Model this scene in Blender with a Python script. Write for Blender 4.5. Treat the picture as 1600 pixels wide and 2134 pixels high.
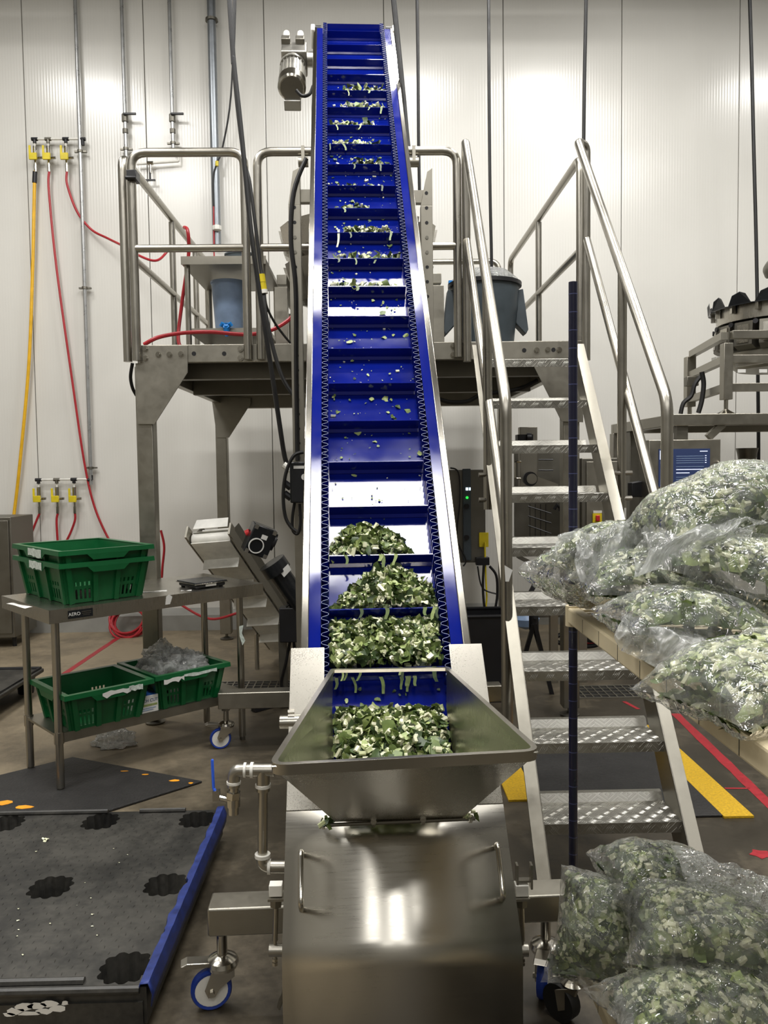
import bpy, math, random
from mathutils import Vector, Matrix, noise
V = Vector
PI = math.pi
random.seed(7)
for o in list(bpy.data.objects):
    bpy.data.objects.remove(o)
S = bpy.context.scene
COL = S.collection

# ------------------------------------------------------------------ camera
F_PX, CX, CY, EYE = 1700.0, 800.0, 1067.0, 1.65
CAM_R = Matrix.Rotation(-math.radians(1.0), 3, 'Z') @ Matrix.Rotation(PI/2 - math.radians(3.2), 3, 'X') @ Matrix.Rotation(-math.radians(0.75), 3, 'Z')
cam_d = bpy.data.cameras.new('camera')
cam = bpy.data.objects.new('camera', cam_d)
COL.objects.link(cam)
cam.matrix_world = Matrix.Translation((0, 0, EYE)) @ CAM_R.to_4x4()
cam_d.sensor_fit = 'VERTICAL'
cam_d.sensor_height = 36.0
cam_d.lens = F_PX / 2134.0 * 36.0
cam_d.clip_start = 0.05
S.camera = cam

# ------------------------------------------------------------------ world, lamps, exposure
w = bpy.data.worlds.new('world')
S.world = w
w.use_nodes = True
w.node_tree.nodes['Background'].inputs[0].default_value = (0.9, 0.92, 1.0, 1)
w.node_tree.nodes['Background'].inputs[1].default_value = 0.10
LAMPS = []
def lamp(x, y, z, sx, sy, power):
    LAMPS.append((x, y, z, sx, sy))
    l = bpy.data.lights.new('ceiling_lamp', 'AREA')
    l.shape = 'RECTANGLE'; l.size = sx; l.size_y = sy
    l.energy = power; l.color = (1.0, 0.982, 0.955)
    o = bpy.data.objects.new('ceiling_lamp', l)
    COL.objects.link(o)
    o.location = (x, y, z)
    return o
for x in (-3.4, 0.55, 2.2, 5.1):
    lamp(x, 6.2, 6.4, 0.9, 0.3, 70)
for x in (-3.1, -0.1, 2.9):
    lamp(x, 4.3, 6.8, 1.5, 0.26, 120)
for x in (-3.3, 0.3, 3.9):
    lamp(x, 1.97, 6.8, 1.8, 1.15, 250)
for x in (-3.6, 0.05, 3.6):
    lamp(x, -2.95, 6.8, 1.5, 0.4, 105)
for x in (-1.6, 1.6):
    lamp(x, -5.8, 6.8, 1.3, 0.35, 70)
S.view_settings.view_transform = 'Standard'
S.view_settings.look = 'None'
S.view_settings.gamma = 1.0
S.view_settings.use_curve_mapping = False
S.view_settings.exposure = -0.42
try:
    S.cycles.transparent_max_bounces = 40
except Exception:
    pass

# ------------------------------------------------------------------ surveying helper: a photo pixel + one known world coordinate -> point
def at(px, py, Y=None, Z=None, X=None):
    d = CAM_R @ V(((px - CX) / F_PX, -(py - CY) / F_PX, -1.0))
    if Y is not None: t = Y / d.y
    elif Z is not None: t = (Z - EYE) / d.z
    else: t = X / d.x
    return V((0, 0, EYE)) + d * t

# ------------------------------------------------------------------ materials
def srgb(h):
    if isinstance(h, str):
        h = h.lstrip('#'); v = [int(h[i:i+2], 16) / 255 for i in (0, 2, 4)]
    else:
        v = list(h)
    return tuple((x / 12.92 if x <= 0.04045 else ((x + 0.055) / 1.055) ** 2.4) for x in v) + (1,)
class NT:
    def __init__(s, name):
        s.m = bpy.data.materials.new(name); s.m.use_nodes = True
        s.t = s.m.node_tree; s.b = s.t.nodes['Principled BSDF']; s.out = s.t.nodes['Material Output']
        s._co = None
    def n(s, typ, **kw):
        x = s.t.nodes.new(typ)
        for k, v in kw.items():
            if k.startswith('i_'):
                key = k[2:]
                key = int(key) if key.isdigit() else key.replace('_', ' ')
                x.inputs[key].default_value = v
            else: setattr(x, k, v)
        return x
    def l(s, a, b): s.t.links.new(a, b)
    def co(s, kind='Object', scale=(1, 1, 1), rot=(0, 0, 0)):
        c = s.n('ShaderNodeTexCoord'); m = s.n('ShaderNodeMapping')
        m.inputs['Scale'].default_value = scale; m.inputs['Rotation'].default_value = rot
        s.l(c.outputs[kind], m.inputs[0]); return m.outputs[0]
    def noise(s, vec, scale, detail=3, rough=0.55):
        x = s.n('ShaderNodeTexNoise'); x.inputs['Scale'].default_value = scale
        x.inputs['Detail'].default_value = detail; x.inputs['Roughness'].default_value = rough
        s.l(vec, x.inputs['Vector']); return x.outputs['Fac']
    def ramp(s, fac, stops):
        r = s.n('ShaderNodeValToRGB'); e = r.color_ramp.elements
        while len(e) < len(stops): e.new(0.5)
        for i, (p, c) in enumerate(stops):
            e[i].position = p; e[i].color = c if len(c) == 4 else tuple(c) + (1,)
        s.l(fac, r.inputs[0]); return r.outputs[0]
    def bump(s, h, strength, dist=0.01):
        b = s.n('ShaderNodeBump'); b.inputs['Strength'].default_value = strength; b.inputs['Distance'].default_value = dist
        s.l(h, b.inputs['Height']); s.l(b.outputs[0], s.b.inputs['Normal']); return b
    def mr(s, v, a, b, c, d):
        x = s.n('ShaderNodeMapRange'); s.l(v, x.inputs[0])
        for i, q in enumerate((a, b, c, d)): x.inputs[i + 1].default_value = q
        return x.outputs[0]
def plain(name, col, rough=0.5, metal=0.0, var=0.12, scale=12, bump=0.0, spec=0.5, coat=0.0):
    t = NT(name); c = srgb(col) if not isinstance(col, tuple) or len(col) == 3 else col
    vec = t.co()
    f = t.noise(vec, scale, 4)
    lo = tuple(max(0, x * (1 - var)) for x in c[:3]) + (1,); hi = tuple(min(1, x * (1 + var)) for x in c[:3]) + (1,)
    t.l(t.ramp(f, [(0.3, lo), (0.7, hi)]), t.b.inputs['Base Color'])
    t.b.inputs['Metallic'].default_value = metal
    t.l(t.mr(f, 0.3, 0.7, max(0.03, rough * 0.85), min(1, rough * 1.15)), t.b.inputs['Roughness'])
    t.b.inputs['Specular IOR Level'].default_value = spec
    if coat: t.b.inputs['Coat Weight'].default_value = coat; t.b.inputs['Coat Roughness'].default_value = 0.08
    if bump: t.bump(t.noise(vec, scale * 6, 3), bump, 0.004)
    return t.m
def steel(name, col, rough, stretch=(1, 1, 60), var=0.12, bump=0.06, spots=0.0):
    t = NT(name); c = srgb(col)
    vec = t.co(scale=stretch); f = t.noise(vec, 6, 5, 0.7)
    g = t.noise(t.co(), 2.3, 4)
    mx = t.n('ShaderNodeMath', operation='MULTIPLY_ADD'); t.l(f, mx.inputs[0]); mx.inputs[1].default_value = 0.55
    hg = t.n('ShaderNodeMath', operation='MULTIPLY'); t.l(g, hg.inputs[0]); hg.inputs[1].default_value = 0.45
    t.l(hg.outputs[0], mx.inputs[2])
    lo = tuple(x * (1 - var) for x in c[:3]) + (1,); hi = tuple(min(1, x * (1 + var)) for x in c[:3]) + (1,)
    t.l(t.ramp(mx.outputs[0], [(0.35, lo), (0.65, hi)]), t.b.inputs['Base Color'])
    t.b.inputs['Metallic'].default_value = 1.0
    t.l(t.mr(mx.outputs[0], 0.3, 0.7, rough * 0.8, rough * 1.25), t.b.inputs['Roughness'])
    if bump: t.bump(f, bump, 0.002)
    return t.m
M = {}
M['steel'] = steel('brushed_stainless', '#b4b0a6', 0.28, (60, 60, 1.5), var=0.06, bump=0.03)
M['steel_tube'] = steel('polished_tube', '#aba79d', 0.31, (1, 1, 1), var=0.05, bump=0.0)
M['steel_blast'] = steel('blasted_stainless', '#9f9b90', 0.40, (2, 2, 2), var=0.08, bump=0.02)
M['groove'] = plain('groove_blue_grey', '#454a72', 0.4)
M['steel_dark'] = steel('dull_steel', '#7d7a71', 0.45, (2, 2, 2), var=0.08, bump=0.02)
M['chrome'] = steel('bright_zinc', '#bdb9af', 0.18, (1, 1, 1), var=0.05, bump=0.0)
M['steel_sheet'] = steel('sheet_brushed_across', '#c4c0b6', 0.30, (1.2, 30, 30), var=0.02, bump=0.0)
M['steel_frame'] = steel('polished_frame', '#9d9990', 0.15, (40, 40, 1.5), var=0.03, bump=0.0)
M['alu'] = steel('dull_aluminium', '#b9b7b0', 0.36, (2, 2, 2))
def belt_blue():
    t = NT('blue_belt'); vec = t.co(); f = t.noise(vec, 3, 4)
    t.l(t.ramp(f, [(0.3, (0.0018, 0.007, 0.14, 1)), (0.7, (0.0026, 0.010, 0.19, 1))]), t.b.inputs['Base Color'])
    t.l(t.mr(t.noise(vec, 7, 5), 0.3, 0.7, 0.06, 0.14), t.b.inputs['Roughness'])
    t.bump(t.noise(vec, 5, 2), 0.08, 0.01)
    return t.m
M['belt'] = belt_blue()
M['belt_edge'] = plain('worn_lit_belt_edge', '#6f78a6', 0.4)  # pale worn rim, with the light it catches put into the colour
M['black'] = plain('black_plastic', '#17171a', 0.42)
M['black_gloss'] = plain('black_gloss_paint', '#1b1d20', 0.25)
M['black_rubber'] = plain('black_rubber', '#151514', 0.6)
M['cable'] = plain('black_cable', '#0b0a0a', 0.5)
M['red_hose'] = plain('red_hose', '#a5242c', 0.35)
M['yellow_hose'] = plain('yellow_hose', '#e0ad1e', 0.4)
M['yellow'] = plain('yellow_plastic', '#d8c322', 0.4)
M['white'] = plain('white_plastic', '#e4e2da', 0.4)
M['white_pipe'] = plain('white_pipe', '#dcdad2', 0.35)
M['pvc'] = plain('grey_painted_pipe', '#a8a9a8', 0.3, metal=0.6)
M['conduit'] = plain('galvanised_conduit', '#8f9499', 0.35, metal=0.7)
M['blue_plastic'] = plain('blue_plastic', '#2b5bd0', 0.35)
M['blue_tyre'] = plain('blue_tyre', '#1d3a92', 0.45)
M['pale_blue'] = plain('pale_blue_tote', '#8fa6c6', 0.4)
M['glove'] = plain('blue_glove', '#1f86d8', 0.4)
M['bin_grey'] = plain('grey_bin', '#424b51', 0.5)
M['crate'] = plain('green_crate', '#07552b', 0.34, var=0.10)
M['paper'] = plain('paper_label', '#dcdbd6', 0.6, var=0.06)
M['label_scrap'] = plain('torn_label', '#c9d3cb', 0.4, var=0.25, scale=60)
M['ivory'] = plain('ivory_plastic', '#cbbd9c', 0.45, var=0.06)
M['post_blue'] = plain('dark_blue_epoxy', '#12142e', 0.3, coat=0.3)
M['orange'] = plain('orange_paint', '#e89a1c', 0.6)
M['mat_yellow'] = plain('mat_yellow', '#c79f18', 0.6, var=0.25, scale=90)
M['tape_red'] = plain('red_tape', '#9c1f29', 0.5, var=0.2, scale=30)
M['red'] = plain('red_plastic', '#c1282a', 0.4)
M['screen_white'] = NT('screen_lines').m
def emis(name, col, st):
    t = NT(name); t.b.inputs['Base Color'].default_value = srgb(col)
    f = t.noise(t.co(), 20, 2)
    t.l(t.ramp(f, [(0.2, tuple(x*0.8 for x in srgb(col)[:3])), (0.8, srgb(col))]), t.b.inputs['Emission Color'])
    t.b.inputs['Emission Strength'].default_value = st; return t.m
M['screen'] = emis('screen_navy', '#28365c', 0.35)
M['screen_white'] = emis('screen_text', '#dfe8ff', 0.8)
M['led_green'] = emis('green_led', '#30ff50', 2.0)
M['led_white'] = emis('white_led', '#dff2ff', 2.0)
def wall_mat():
    t = NT('ribbed_wall_panel')
    vec = t.co()
    wv = t.n('ShaderNodeTexWave', wave_type='BANDS', bands_direction='X', wave_profile='SIN')
    wv.inputs['Scale'].default_value = 11.0
    t.l(vec, wv.inputs['Vector'])
    f = t.noise(vec, 0.7, 3)
    t.l(t.ramp(f, [(0.3, srgb('#d4d2cb')), (0.7, srgb('#dddbd4'))]), t.b.inputs['Base Color'])
    t.b.inputs['Roughness'].default_value = 0.21
    t.b.inputs['Specular IOR Level'].default_value = 0.6
    t.bump(wv.outputs['Fac'], 0.12, 0.003)
    return t.m
M['wall'] = wall_mat()
M['seam'] = plain('seam_sealant', '#8f8d86', 0.6)
def floor_mat():
    t = NT('wet_concrete')
    vec = t.co()
    a = t.noise(vec, 0.55, 6, 0.6); b = t.noise(vec, 3.2, 7, 0.65); c = t.noise(vec, 26, 5, 0.7)
    s = t.n('ShaderNodeMath', operation='MULTIPLY_ADD'); t.l(b, s.inputs[0]); s.inputs[1].default_value = 0.42
    h = t.n('ShaderNodeMath', operation='MULTIPLY_ADD'); t.l(a, h.inputs[0]); h.inputs[1].default_value = 0.75
    g = t.n('ShaderNodeMath', operation='MULTIPLY'); t.l(c, g.inputs[0]); g.inputs[1].default_value = 0.16
    t.l(g.outputs[0], h.inputs[2]); t.l(h.outputs[0], s.inputs[2])
    # the middle of the aisle is soaked: darker wet concrete
    sx = t.n('ShaderNodeSeparateXYZ'); t.l(vec, sx.inputs[0])
    def soak(ax, a0, a1): return t.mr(sx.outputs[ax], a0, a1, 0.0, 1.0)
    wy = soak(1, 4.7, 6.4)
    wx = soak(0, -1.35, -2.1)
    mx = t.n('ShaderNodeMath', operation='MAXIMUM'); t.l(wy, mx.inputs[0]); t.l(wx, mx.inputs[1])
    ad = t.n('ShaderNodeMath', operation='MULTIPLY_ADD'); t.l(mx.outputs[0], ad.inputs[0]); ad.inputs[1].default_value = 0.24
    t.l(s.outputs[0], ad.inputs[2])
    col = t.ramp(ad.outputs[0], [(0.48, srgb('#221e17')), (0.66, srgb('#383227')), (0.80, srgb('#5f5646')), (0.98, srgb('#8c7f68'))])
    t.l(col, t.b.inputs['Base Color'])
    t.l(t.mr(ad.outputs[0], 0.45, 0.9, 0.28, 0.62), t.b.inputs['Roughness'])
    t.bump(s.outputs[0], 0.12, 0.02)
    return t.m
M['floor'] = floor_mat()
M['curb'] = plain('painted_kerb', '#8f8e88', 0.5, scale=5)
M['ceiling'] = plain('ceiling_panel', '#a09f9a', 0.6)
M['far_wall'] = plain('far_grey_wall', '#8e8c85', 0.5, scale=2)
def checker_mat():
    t = NT('checker_plate')
    vec = t.co()
    sx = t.n('ShaderNodeSeparateXYZ'); t.l(vec, sx.inputs[0])
    ck = t.n('ShaderNodeTexChecker'); ck.inputs['Scale'].default_value = 24
    t.l(vec, ck.inputs['Vector'])
    def diag(sign):
        wv = t.n('ShaderNodeTexWave', wave_type='BANDS', bands_direction='DIAGONAL' , wave_profile='SIN')
        wv.inputs['Scale'].default_value = 26
        m = t.n('ShaderNodeMapping'); m.inputs['Scale'].default_value = (sign, 1, 1); t.l(vec, m.inputs[0]); t.l(m.outputs[0], wv.inputs['Vector'])
        r = t.mr(wv.outputs['Fac'], 0.68, 0.8, 0, 1); return r
    mx = t.n('ShaderNodeMix', data_type='FLOAT')
    t.l(ck.outputs['Fac'], mx.inputs[0]); t.l(diag(1), mx.inputs[2]); t.l(diag(-1), mx.inputs[3])
    f = t.noise(vec, 9, 4)
    t.l(t.ramp(f, [(0.3, srgb('#96948d')), (0.7, srgb('#aeaca4'))]), t.b.inputs['Base Color'])
    t.b.inputs['Metallic'].default_value = 1.0
    t.l(t.mr(f, 0.3, 0.7, 0.3, 0.45), t.b.inputs['Roughness'])
    t.bump(mx.outputs[0], 0.9, 0.004)
    return t.m
M['checker'] = checker_mat()
def mat_mat(name, col, scale):
    t = NT(name); vec = t.co()
    vo = t.n('ShaderNodeTexVoronoi'); vo.inputs['Scale'].default_value = scale; t.l(vec, vo.inputs['Vector'])
    f = t.noise(vec, 5, 5)
    c = srgb(col)
    sp = t.noise(vec, 90, 2)
    t.l(t.ramp(f, [(0.3, tuple(x*0.7 for x in c[:3])), (0.7, tuple(x*1.35 for x in c[:3]))]), t.b.inputs['Base Color'])
    t.b.inputs['Roughness'].default_value = 0.62
    t.bump(vo.outputs['Distance'], 0.5, 0.004)
    return t.m
M['mat_black'] = mat_mat('anti_fatigue_rubber', '#232221', 70)
def pallet_mat():
    t = NT('scuffed_black_pallet'); vec = t.co()
    f = t.noise(vec, 3.5, 6, 0.65); g = t.noise(vec, 40, 4)
    s = t.n('ShaderNodeMath', operation='MULTIPLY_ADD'); t.l(g, s.inputs[0]); s.inputs[1].default_value = 0.3; t.l(f, s.inputs[2])
    t.l(t.ramp(s.outputs[0], [(0.45, srgb('#181818')), (0.62, srgb('#292825')), (0.8, srgb('#3e3c37'))]), t.b.inputs['Base Color'])
    t.l(t.mr(f, 0.3, 0.7, 0.38, 0.55), t.b.inputs['Roughness'])
    t.bump(g, 0.25, 0.003)
    return t.m
M['pallet'] = pallet_mat()
def leafm(name, a, b, rough=0.4):
    t = NT(name); vec = t.co(); f = t.noise(vec, 45, 4)
    t.l(t.ramp(f, [(0.3, srgb(a)), (0.7, srgb(b))]), t.b.inputs['Base Color'])
    t.b.inputs['Roughness'].default_value = rough
    t.b.inputs['Subsurface Weight'].default_value = 0.0
    return t.m
M['leaf_dark'] = leafm('leaf_dark', '#2c3c22', '#45592e')
M['leaf_mid'] = leafm('leaf_mid', '#586a3a', '#74864a')
M['leaf_light'] = leafm('leaf_light', '#87985a', '#a6b272')
M['stem'] = leafm('stem_cream', '#d2d4ac', '#e6e5cc', 0.3)
M['stem_pale'] = leafm('stem_pale_green', '#b1bb86', '#ccd2a6', 0.3)
GREENS = [M['leaf_dark'], M['leaf_mid'], M['leaf_light'], M['stem'], M['stem_pale']]
def film_mat(name, h0, h1, bs):
    t = NT(name)
    t.t.nodes.remove(t.b)
    vec = t.co()
    def ridged(scale, dist, wid):
        n1 = t.n('ShaderNodeTexNoise'); n1.inputs['Scale'].default_value = scale; n1.inputs['Detail'].default_value = 3; n1.inputs['Distortion'].default_value = dist
        t.l(vec, n1.inputs['Vector'])
        ri = t.n('ShaderNodeMath', operation='SUBTRACT'); t.l(n1.outputs['Fac'], ri.inputs[0]); ri.inputs[1].default_value = 0.5
        ab = t.n('ShaderNodeMath', operation='ABSOLUTE'); t.l(ri.outputs[0], ab.inputs[0])
        return t.mr(ab.outputs[0], 0.0, wid, 1.0, 0.0)
    r1 = ridged(9, 1.2, 0.10); r2 = ridged(26, 0.8, 0.12)
    mxx = t.n('ShaderNodeMath', operation='MULTIPLY_ADD'); t.l(r2, mxx.inputs[0]); mxx.inputs[1].default_value = 0.45; t.l(r1, mxx.inputs[2])
    bp = t.n('ShaderNodeBump'); bp.inputs['Strength'].default_value = bs; bp.inputs['Distance'].default_value = 0.010
    t.l(mxx.outputs[0], bp.inputs['Height'])
    gl = t.n('ShaderNodeBsdfGlossy'); gl.inputs['Roughness'].default_value = 0.07; gl.inputs['Color'].default_value = (1, 1, 1, 1)
    t.l(bp.outputs[0], gl.inputs['Normal'])
    df = t.n('ShaderNodeBsdfDiffuse'); df.inputs['Color'].default_value = (0.86, 0.88, 0.86, 1)
    trl = t.n('ShaderNodeBsdfTranslucent'); trl.inputs['Color'].default_value = (0.86, 0.88, 0.86, 1)
    mdt = t.n('ShaderNodeMixShader', i_0=0.5); t.l(df.outputs[0], mdt.inputs[1]); t.l(trl.outputs[0], mdt.inputs[2])
    tr = t.n('ShaderNodeBsdfTransparent'); tr.inputs['Color'].default_value = (0.985, 0.99, 0.985, 1)
    m1 = t.n('ShaderNodeMixShader'); t.l(tr.outputs[0], m1.inputs[1]); t.l(mdt.outputs[0], m1.inputs[2])
    hz = t.mr(r1, 0, 1, h0, h1); t.l(hz, m1.inputs[0])
    lw = t.n('ShaderNodeFresnel'); lw.inputs['IOR'].default_value = 1.5; t.l(bp.outputs[0], lw.inputs['Normal'])
    fa = t.mr(lw.outputs[0], 0.0, 1.0, 0.03, 0.75)
    m2 = t.n('ShaderNodeMixShader'); t.l(fa, m2.inputs[0]); t.l(m1.outputs[0], m2.inputs[1]); t.l(gl.outputs[0], m2.inputs[2])
    t.l(m2.outputs[0], t.out.inputs['Surface'])
    return t.m
M['film'] = film_mat('clear_polythene', 0.09, 0.26, 0.7)
M['film_loose'] = film_mat('loose_polythene', 0.22, 0.60, 0.9)

# ------------------------------------------------------------------ mesh builder
def frame_from(d):
    d = d.normalized()
    a = V((0, 0, 1)) if abs(d.z) < 0.9 else V((1, 0, 0))
    x = d.cross(a).normalized(); y = d.cross(x).normalized()
    return x, y
class MB:
    def __init__(s): s.v = []; s.f = []; s.m = []
    def add(s, vs, fs, mi=0):
        b = len(s.v); s.v += [V(q) for q in vs]
        for f in fs: s.f.append(tuple(i + b for i in f)); s.m.append(mi)
        return s
    def box(s, c, d, R=None, mi=0):
        c = V(c); h = V(d) * 0.5
        vs = []
        for x in (-1, 1):
            for y in (-1, 1):
                for z in (-1, 1):
                    p = V((x * h.x, y * h.y, z * h.z))
                    vs.append(c + (R @ p if R else p))
        return s.add(vs, [(0, 1, 3, 2), (4, 6, 7, 5), (0, 4, 5, 1), (2, 3, 7, 6), (0, 2, 6, 4), (1, 5, 7, 3)], mi)
    def bb(s, x0, x1, y0, y1, z0, z1, mi=0):
        return s.box(((x0+x1)/2, (y0+y1)/2, (z0+z1)/2), (abs(x1-x0), abs(y1-y0), abs(z1-z0)), None, mi)
    def bar(s, p0, p1, wdt, hgt, up=(0, 0, 1), mi=0):
        p0, p1 = V(p0), V(p1); d = (p1 - p0); L = d.length; d.normalize()
        sd = d.cross(V(up)).normalized(); u2 = sd.cross(d)
        R = Matrix((sd, d, u2)).transposed()
        return s.box((p0 + p1) / 2, (wdt, L, hgt), R, mi)
    def cyl(s, p0, p1, r0, r1=None, seg=16, caps=True, mi=0):
        p0, p1 = V(p0), V(p1); r1 = r0 if r1 is None else r1
        x, y = frame_from(p1 - p0)
        vs = []
        for p, r in ((p0, r0), (p1, r1)):
            for i in range(seg):
                a = 2 * PI * i / seg; vs.append(p + (x * math.cos(a) + y * math.sin(a)) * r)
        fs = [(i, (i + 1) % seg, seg + (i + 1) % seg, seg + i) for i in range(seg)]
        if caps: fs += [tuple(range(seg))[::-1], tuple(range(seg, 2 * seg))]
        return s.add(vs, fs, mi)
    def tube(s, pts, r, seg=10, fillet=0.0, nf=5, mi=0, smooth=0, caps=True, closed=False):
        pts = [V(p) for p in pts]
        if smooth:
            pts = catmull(pts, smooth, closed)
        if fillet:
            q = [pts[0]]
            for i in range(1, len(pts) - 1):
                a, b, c = pts[i-1], pts[i], pts[i+1]
                da = (a - b); dc = (c - b)
                L = min(fillet, da.length * 0.45, dc.length * 0.45)
                p0 = b + da.normalized() * L; p2 = b + dc.normalized() * L
                for k in range(nf + 1):
                    t = k / nf; q.append(p0 * (1-t)**2 + b * 2*t*(1-t) + p2 * t*t)
            q.append(pts[-1]); pts = q
        n = len(pts); vs = []; fs = []
        tg = []
        for i in range(n):
            if closed: d = pts[(i+1) % n] - pts[i-1]
            else: d = pts[min(i+1, n-1)] - pts[max(i-1, 0)]
            tg.append(d.normalized())
        x, y = frame_from(tg[0])
        for i in range(n):
            x = (x - tg[i] * x.dot(tg[i]))
            if x.length < 1e-6: x, _ = frame_from(tg[i])
            x.normalize(); y = tg[i].cross(x)
            for k in range(seg):
                a = 2 * PI * k / seg
                vs.append(pts[i] + (x * math.cos(a) + y * math.sin(a)) * r)
        m = n if closed else n - 1
        for i in range(m):
            j = (i + 1) % n
            for k in range(seg):
                fs.append((i*seg + k, i*seg + (k+1) % seg, j*seg + (k+1) % seg, j*seg + k))
        if caps and not closed: fs += [tuple(range(seg))[::-1], tuple(range((n-1)*seg, n*seg))]
        return s.add(vs, fs, mi)
    def prism(s, poly, ext, mi=0):
        poly = [V(p) for p in poly]; e = V(ext); n = len(poly)
        vs = poly + [p + e for p in poly]
        fs = [tuple(range(n))[::-1], tuple(range(n, 2*n))] + [(i, (i+1) % n, n + (i+1) % n, n + i) for i in range(n)]
        return s.add(vs, fs, mi)
    def lathe(s, prof, c=(0, 0, 0), R=None, seg=24, mi=0, cap=True):
        c = V(c); vs = []; fs = []; n = len(prof)
        for r, z in prof:
            for k in range(seg):
                a = 2*PI*k/seg; p = V((r*math.cos(a), r*math.sin(a), z)); vs.append(c + (R @ p if R else p))
        for i in range(n-1):
            for k in range(seg): fs.append((i*seg+k, i*seg+(k+1) % seg, (i+1)*seg+(k+1) % seg, (i+1)*seg+k))
        if cap: fs += [tuple(range(seg))[::-1], tuple(range((n-1)*seg, n*seg))]
        return s.add(vs, fs, mi)
    def grid(s, fn, nu, nv, mi=0):
        vs = [fn(i/nu, j/nv) for i in range(nu+1) for j in range(nv+1)]
        fs = [(i*(nv+1)+j, (i+1)*(nv+1)+j, (i+1)*(nv+1)+j+1, i*(nv+1)+j+1) for i in range(nu) for j in range(nv)]
        return s.add(vs, fs, mi)
    def sheet(s, poly, nrm, th, mi=0):
        nrm = V(nrm).normalized()
        return s.prism([V(p) - nrm*th/2 for p in poly], nrm*th, mi)
def catmull(pts, k, closed=False):
    n = len(pts); out = []
    rng = range(n if closed else n-1)
    for i in rng:
        if closed: p0, p1, p2, p3 = pts[i-1], pts[i], pts[(i+1) % n], pts[(i+2) % n]
        else: p0, p1, p2, p3 = pts[max(i-1, 0)], pts[i], pts[i+1], pts[min(i+2, n-1)]
        for j in range(k):
            t = j / k
            out.append(0.5*((2*p1) + (p2-p0)*t + (2*p0-5*p1+4*p2-p3)*t*t + (3*p1-p0-3*p2+p3)*t**3))
    if not closed: out.append(pts[-1])
    return out
MW = {}
def tag(o, label=None, cat=None, group=None, kind=None):
    if label: o['label'] = label
    if cat: o['category'] = cat
    if group: o['group'] = group
    if kind: o['kind'] = kind
    return o
def thing(name, label, cat, loc=(0, 0, 0), rz=0.0, group=None):
    o = bpy.data.objects.new(name, None); COL.objects.link(o)
    o.empty_display_size = 0.1
    o.location = loc; o.rotation_euler = (0, 0, rz)
    MW[o.name] = Matrix.Translation(V(loc)) @ Matrix.Rotation(rz, 4, 'Z')
    return tag(o, label, cat, group)
def part(name, mb, mat, parent=None, bevel=0.0, smooth=True, ang=35, local=False, solid=0.0, sub=0):
    me = bpy.data.meshes.new(name)
    T = None
    loc = None
    if parent is not None:
        MWp = MW[parent.name]; MW_self = MWp
        if not local: T = MWp.inverted()
    else:
        xs = [v.x for v in mb.v]; ys = [v.y for v in mb.v]; zs = [v.z for v in mb.v]
        loc = V(((min(xs)+max(xs))/2, (min(ys)+max(ys))/2, min(zs)))
        T = Matrix.Translation(-loc); MW_self = Matrix.Translation(loc)
    vs = [T @ v for v in mb.v] if T is not None else mb.v
    me.from_pydata([tuple(v) for v in vs], [], mb.f)
    mats = mat if isinstance(mat, list) else [mat]
    for m in mats: me.materials.append(m)
    if len(mats) > 1: me.polygons.foreach_set('material_index', mb.m)
    me.validate(); me.update()
    if smooth:
        me.shade_smooth(); me.set_sharp_from_angle(angle=math.radians(ang))
    o = bpy.data.objects.new(name, me); COL.objects.link(o)
    if parent is not None: o.parent = parent
    else: o.location = loc
    MW[o.name] = MW_self
    if solid:
        m = o.modifiers.new('thickness', 'SOLIDIFY'); m.thickness = solid; m.offset = 0
    if bevel:
        m = o.modifiers.new('bevel', 'BEVEL'); m.width = bevel; m.segments = 2; m.limit_method = 'ANGLE'; m.angle_limit = math.radians(40)
    if sub:
        m = o.modifiers.new('subdivision', 'SUBSURF'); m.levels = sub; m.render_levels = sub
    return o
def one(name, mb, mat, label, cat, group=None, kind=None, **kw):
    return tag(part(name, mb, mat, None, **kw), label, cat, group, kind)
def struct(name, mb, mat, parent=None, **kw):
    o = part(name, mb, mat, parent, **kw)
    if parent is None: o['kind'] = 'structure'
    return o
def copy_tree(o, parent=None, loc=None, rot=None):
    c = o.copy(); COL.objects.link(c); c.parent = parent
    if loc is not None: c.location = loc
    if rot is not None: c.rotation_euler = rot
    MW[c.name] = Matrix.Translation(c.location) @ c.rotation_euler.to_matrix().to_4x4() if parent is None else MW[parent.name]
    for ch in list(o.children): copy_tree(ch, c)
    return c
def text_part(name, body, size, M4, mat, parent):
    cu = bpy.data.curves.new(name, 'FONT'); cu.body = body; cu.size = size; cu.extrude = 0.0004
    cu.align_x = 'CENTER'; cu.align_y = 'CENTER'
    to = bpy.data.objects.new('tmp', cu); COL.objects.link(to)
    dg = bpy.context.evaluated_depsgraph_get()
    me = bpy.data.meshes.new_from_object(to.evaluated_get(dg))
    bpy.data.objects.remove(to)
    me.transform(MW[parent.name].inverted() @ M4)
    me.materials.clear(); me.materials.append(mat); me.name = name
    o = bpy.data.objects.new(name, me); COL.objects.link(o); o.parent = parent; MW[o.name] = MW[parent.name]
    return o
def basis(o, x, y):
    x = V(x).normalized(); y = V(y).normalized(); z = x.cross(y).normalized()
    m = Matrix((x, y, z)).transposed().to_4x4(); m.translation = V(o); return m
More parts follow.
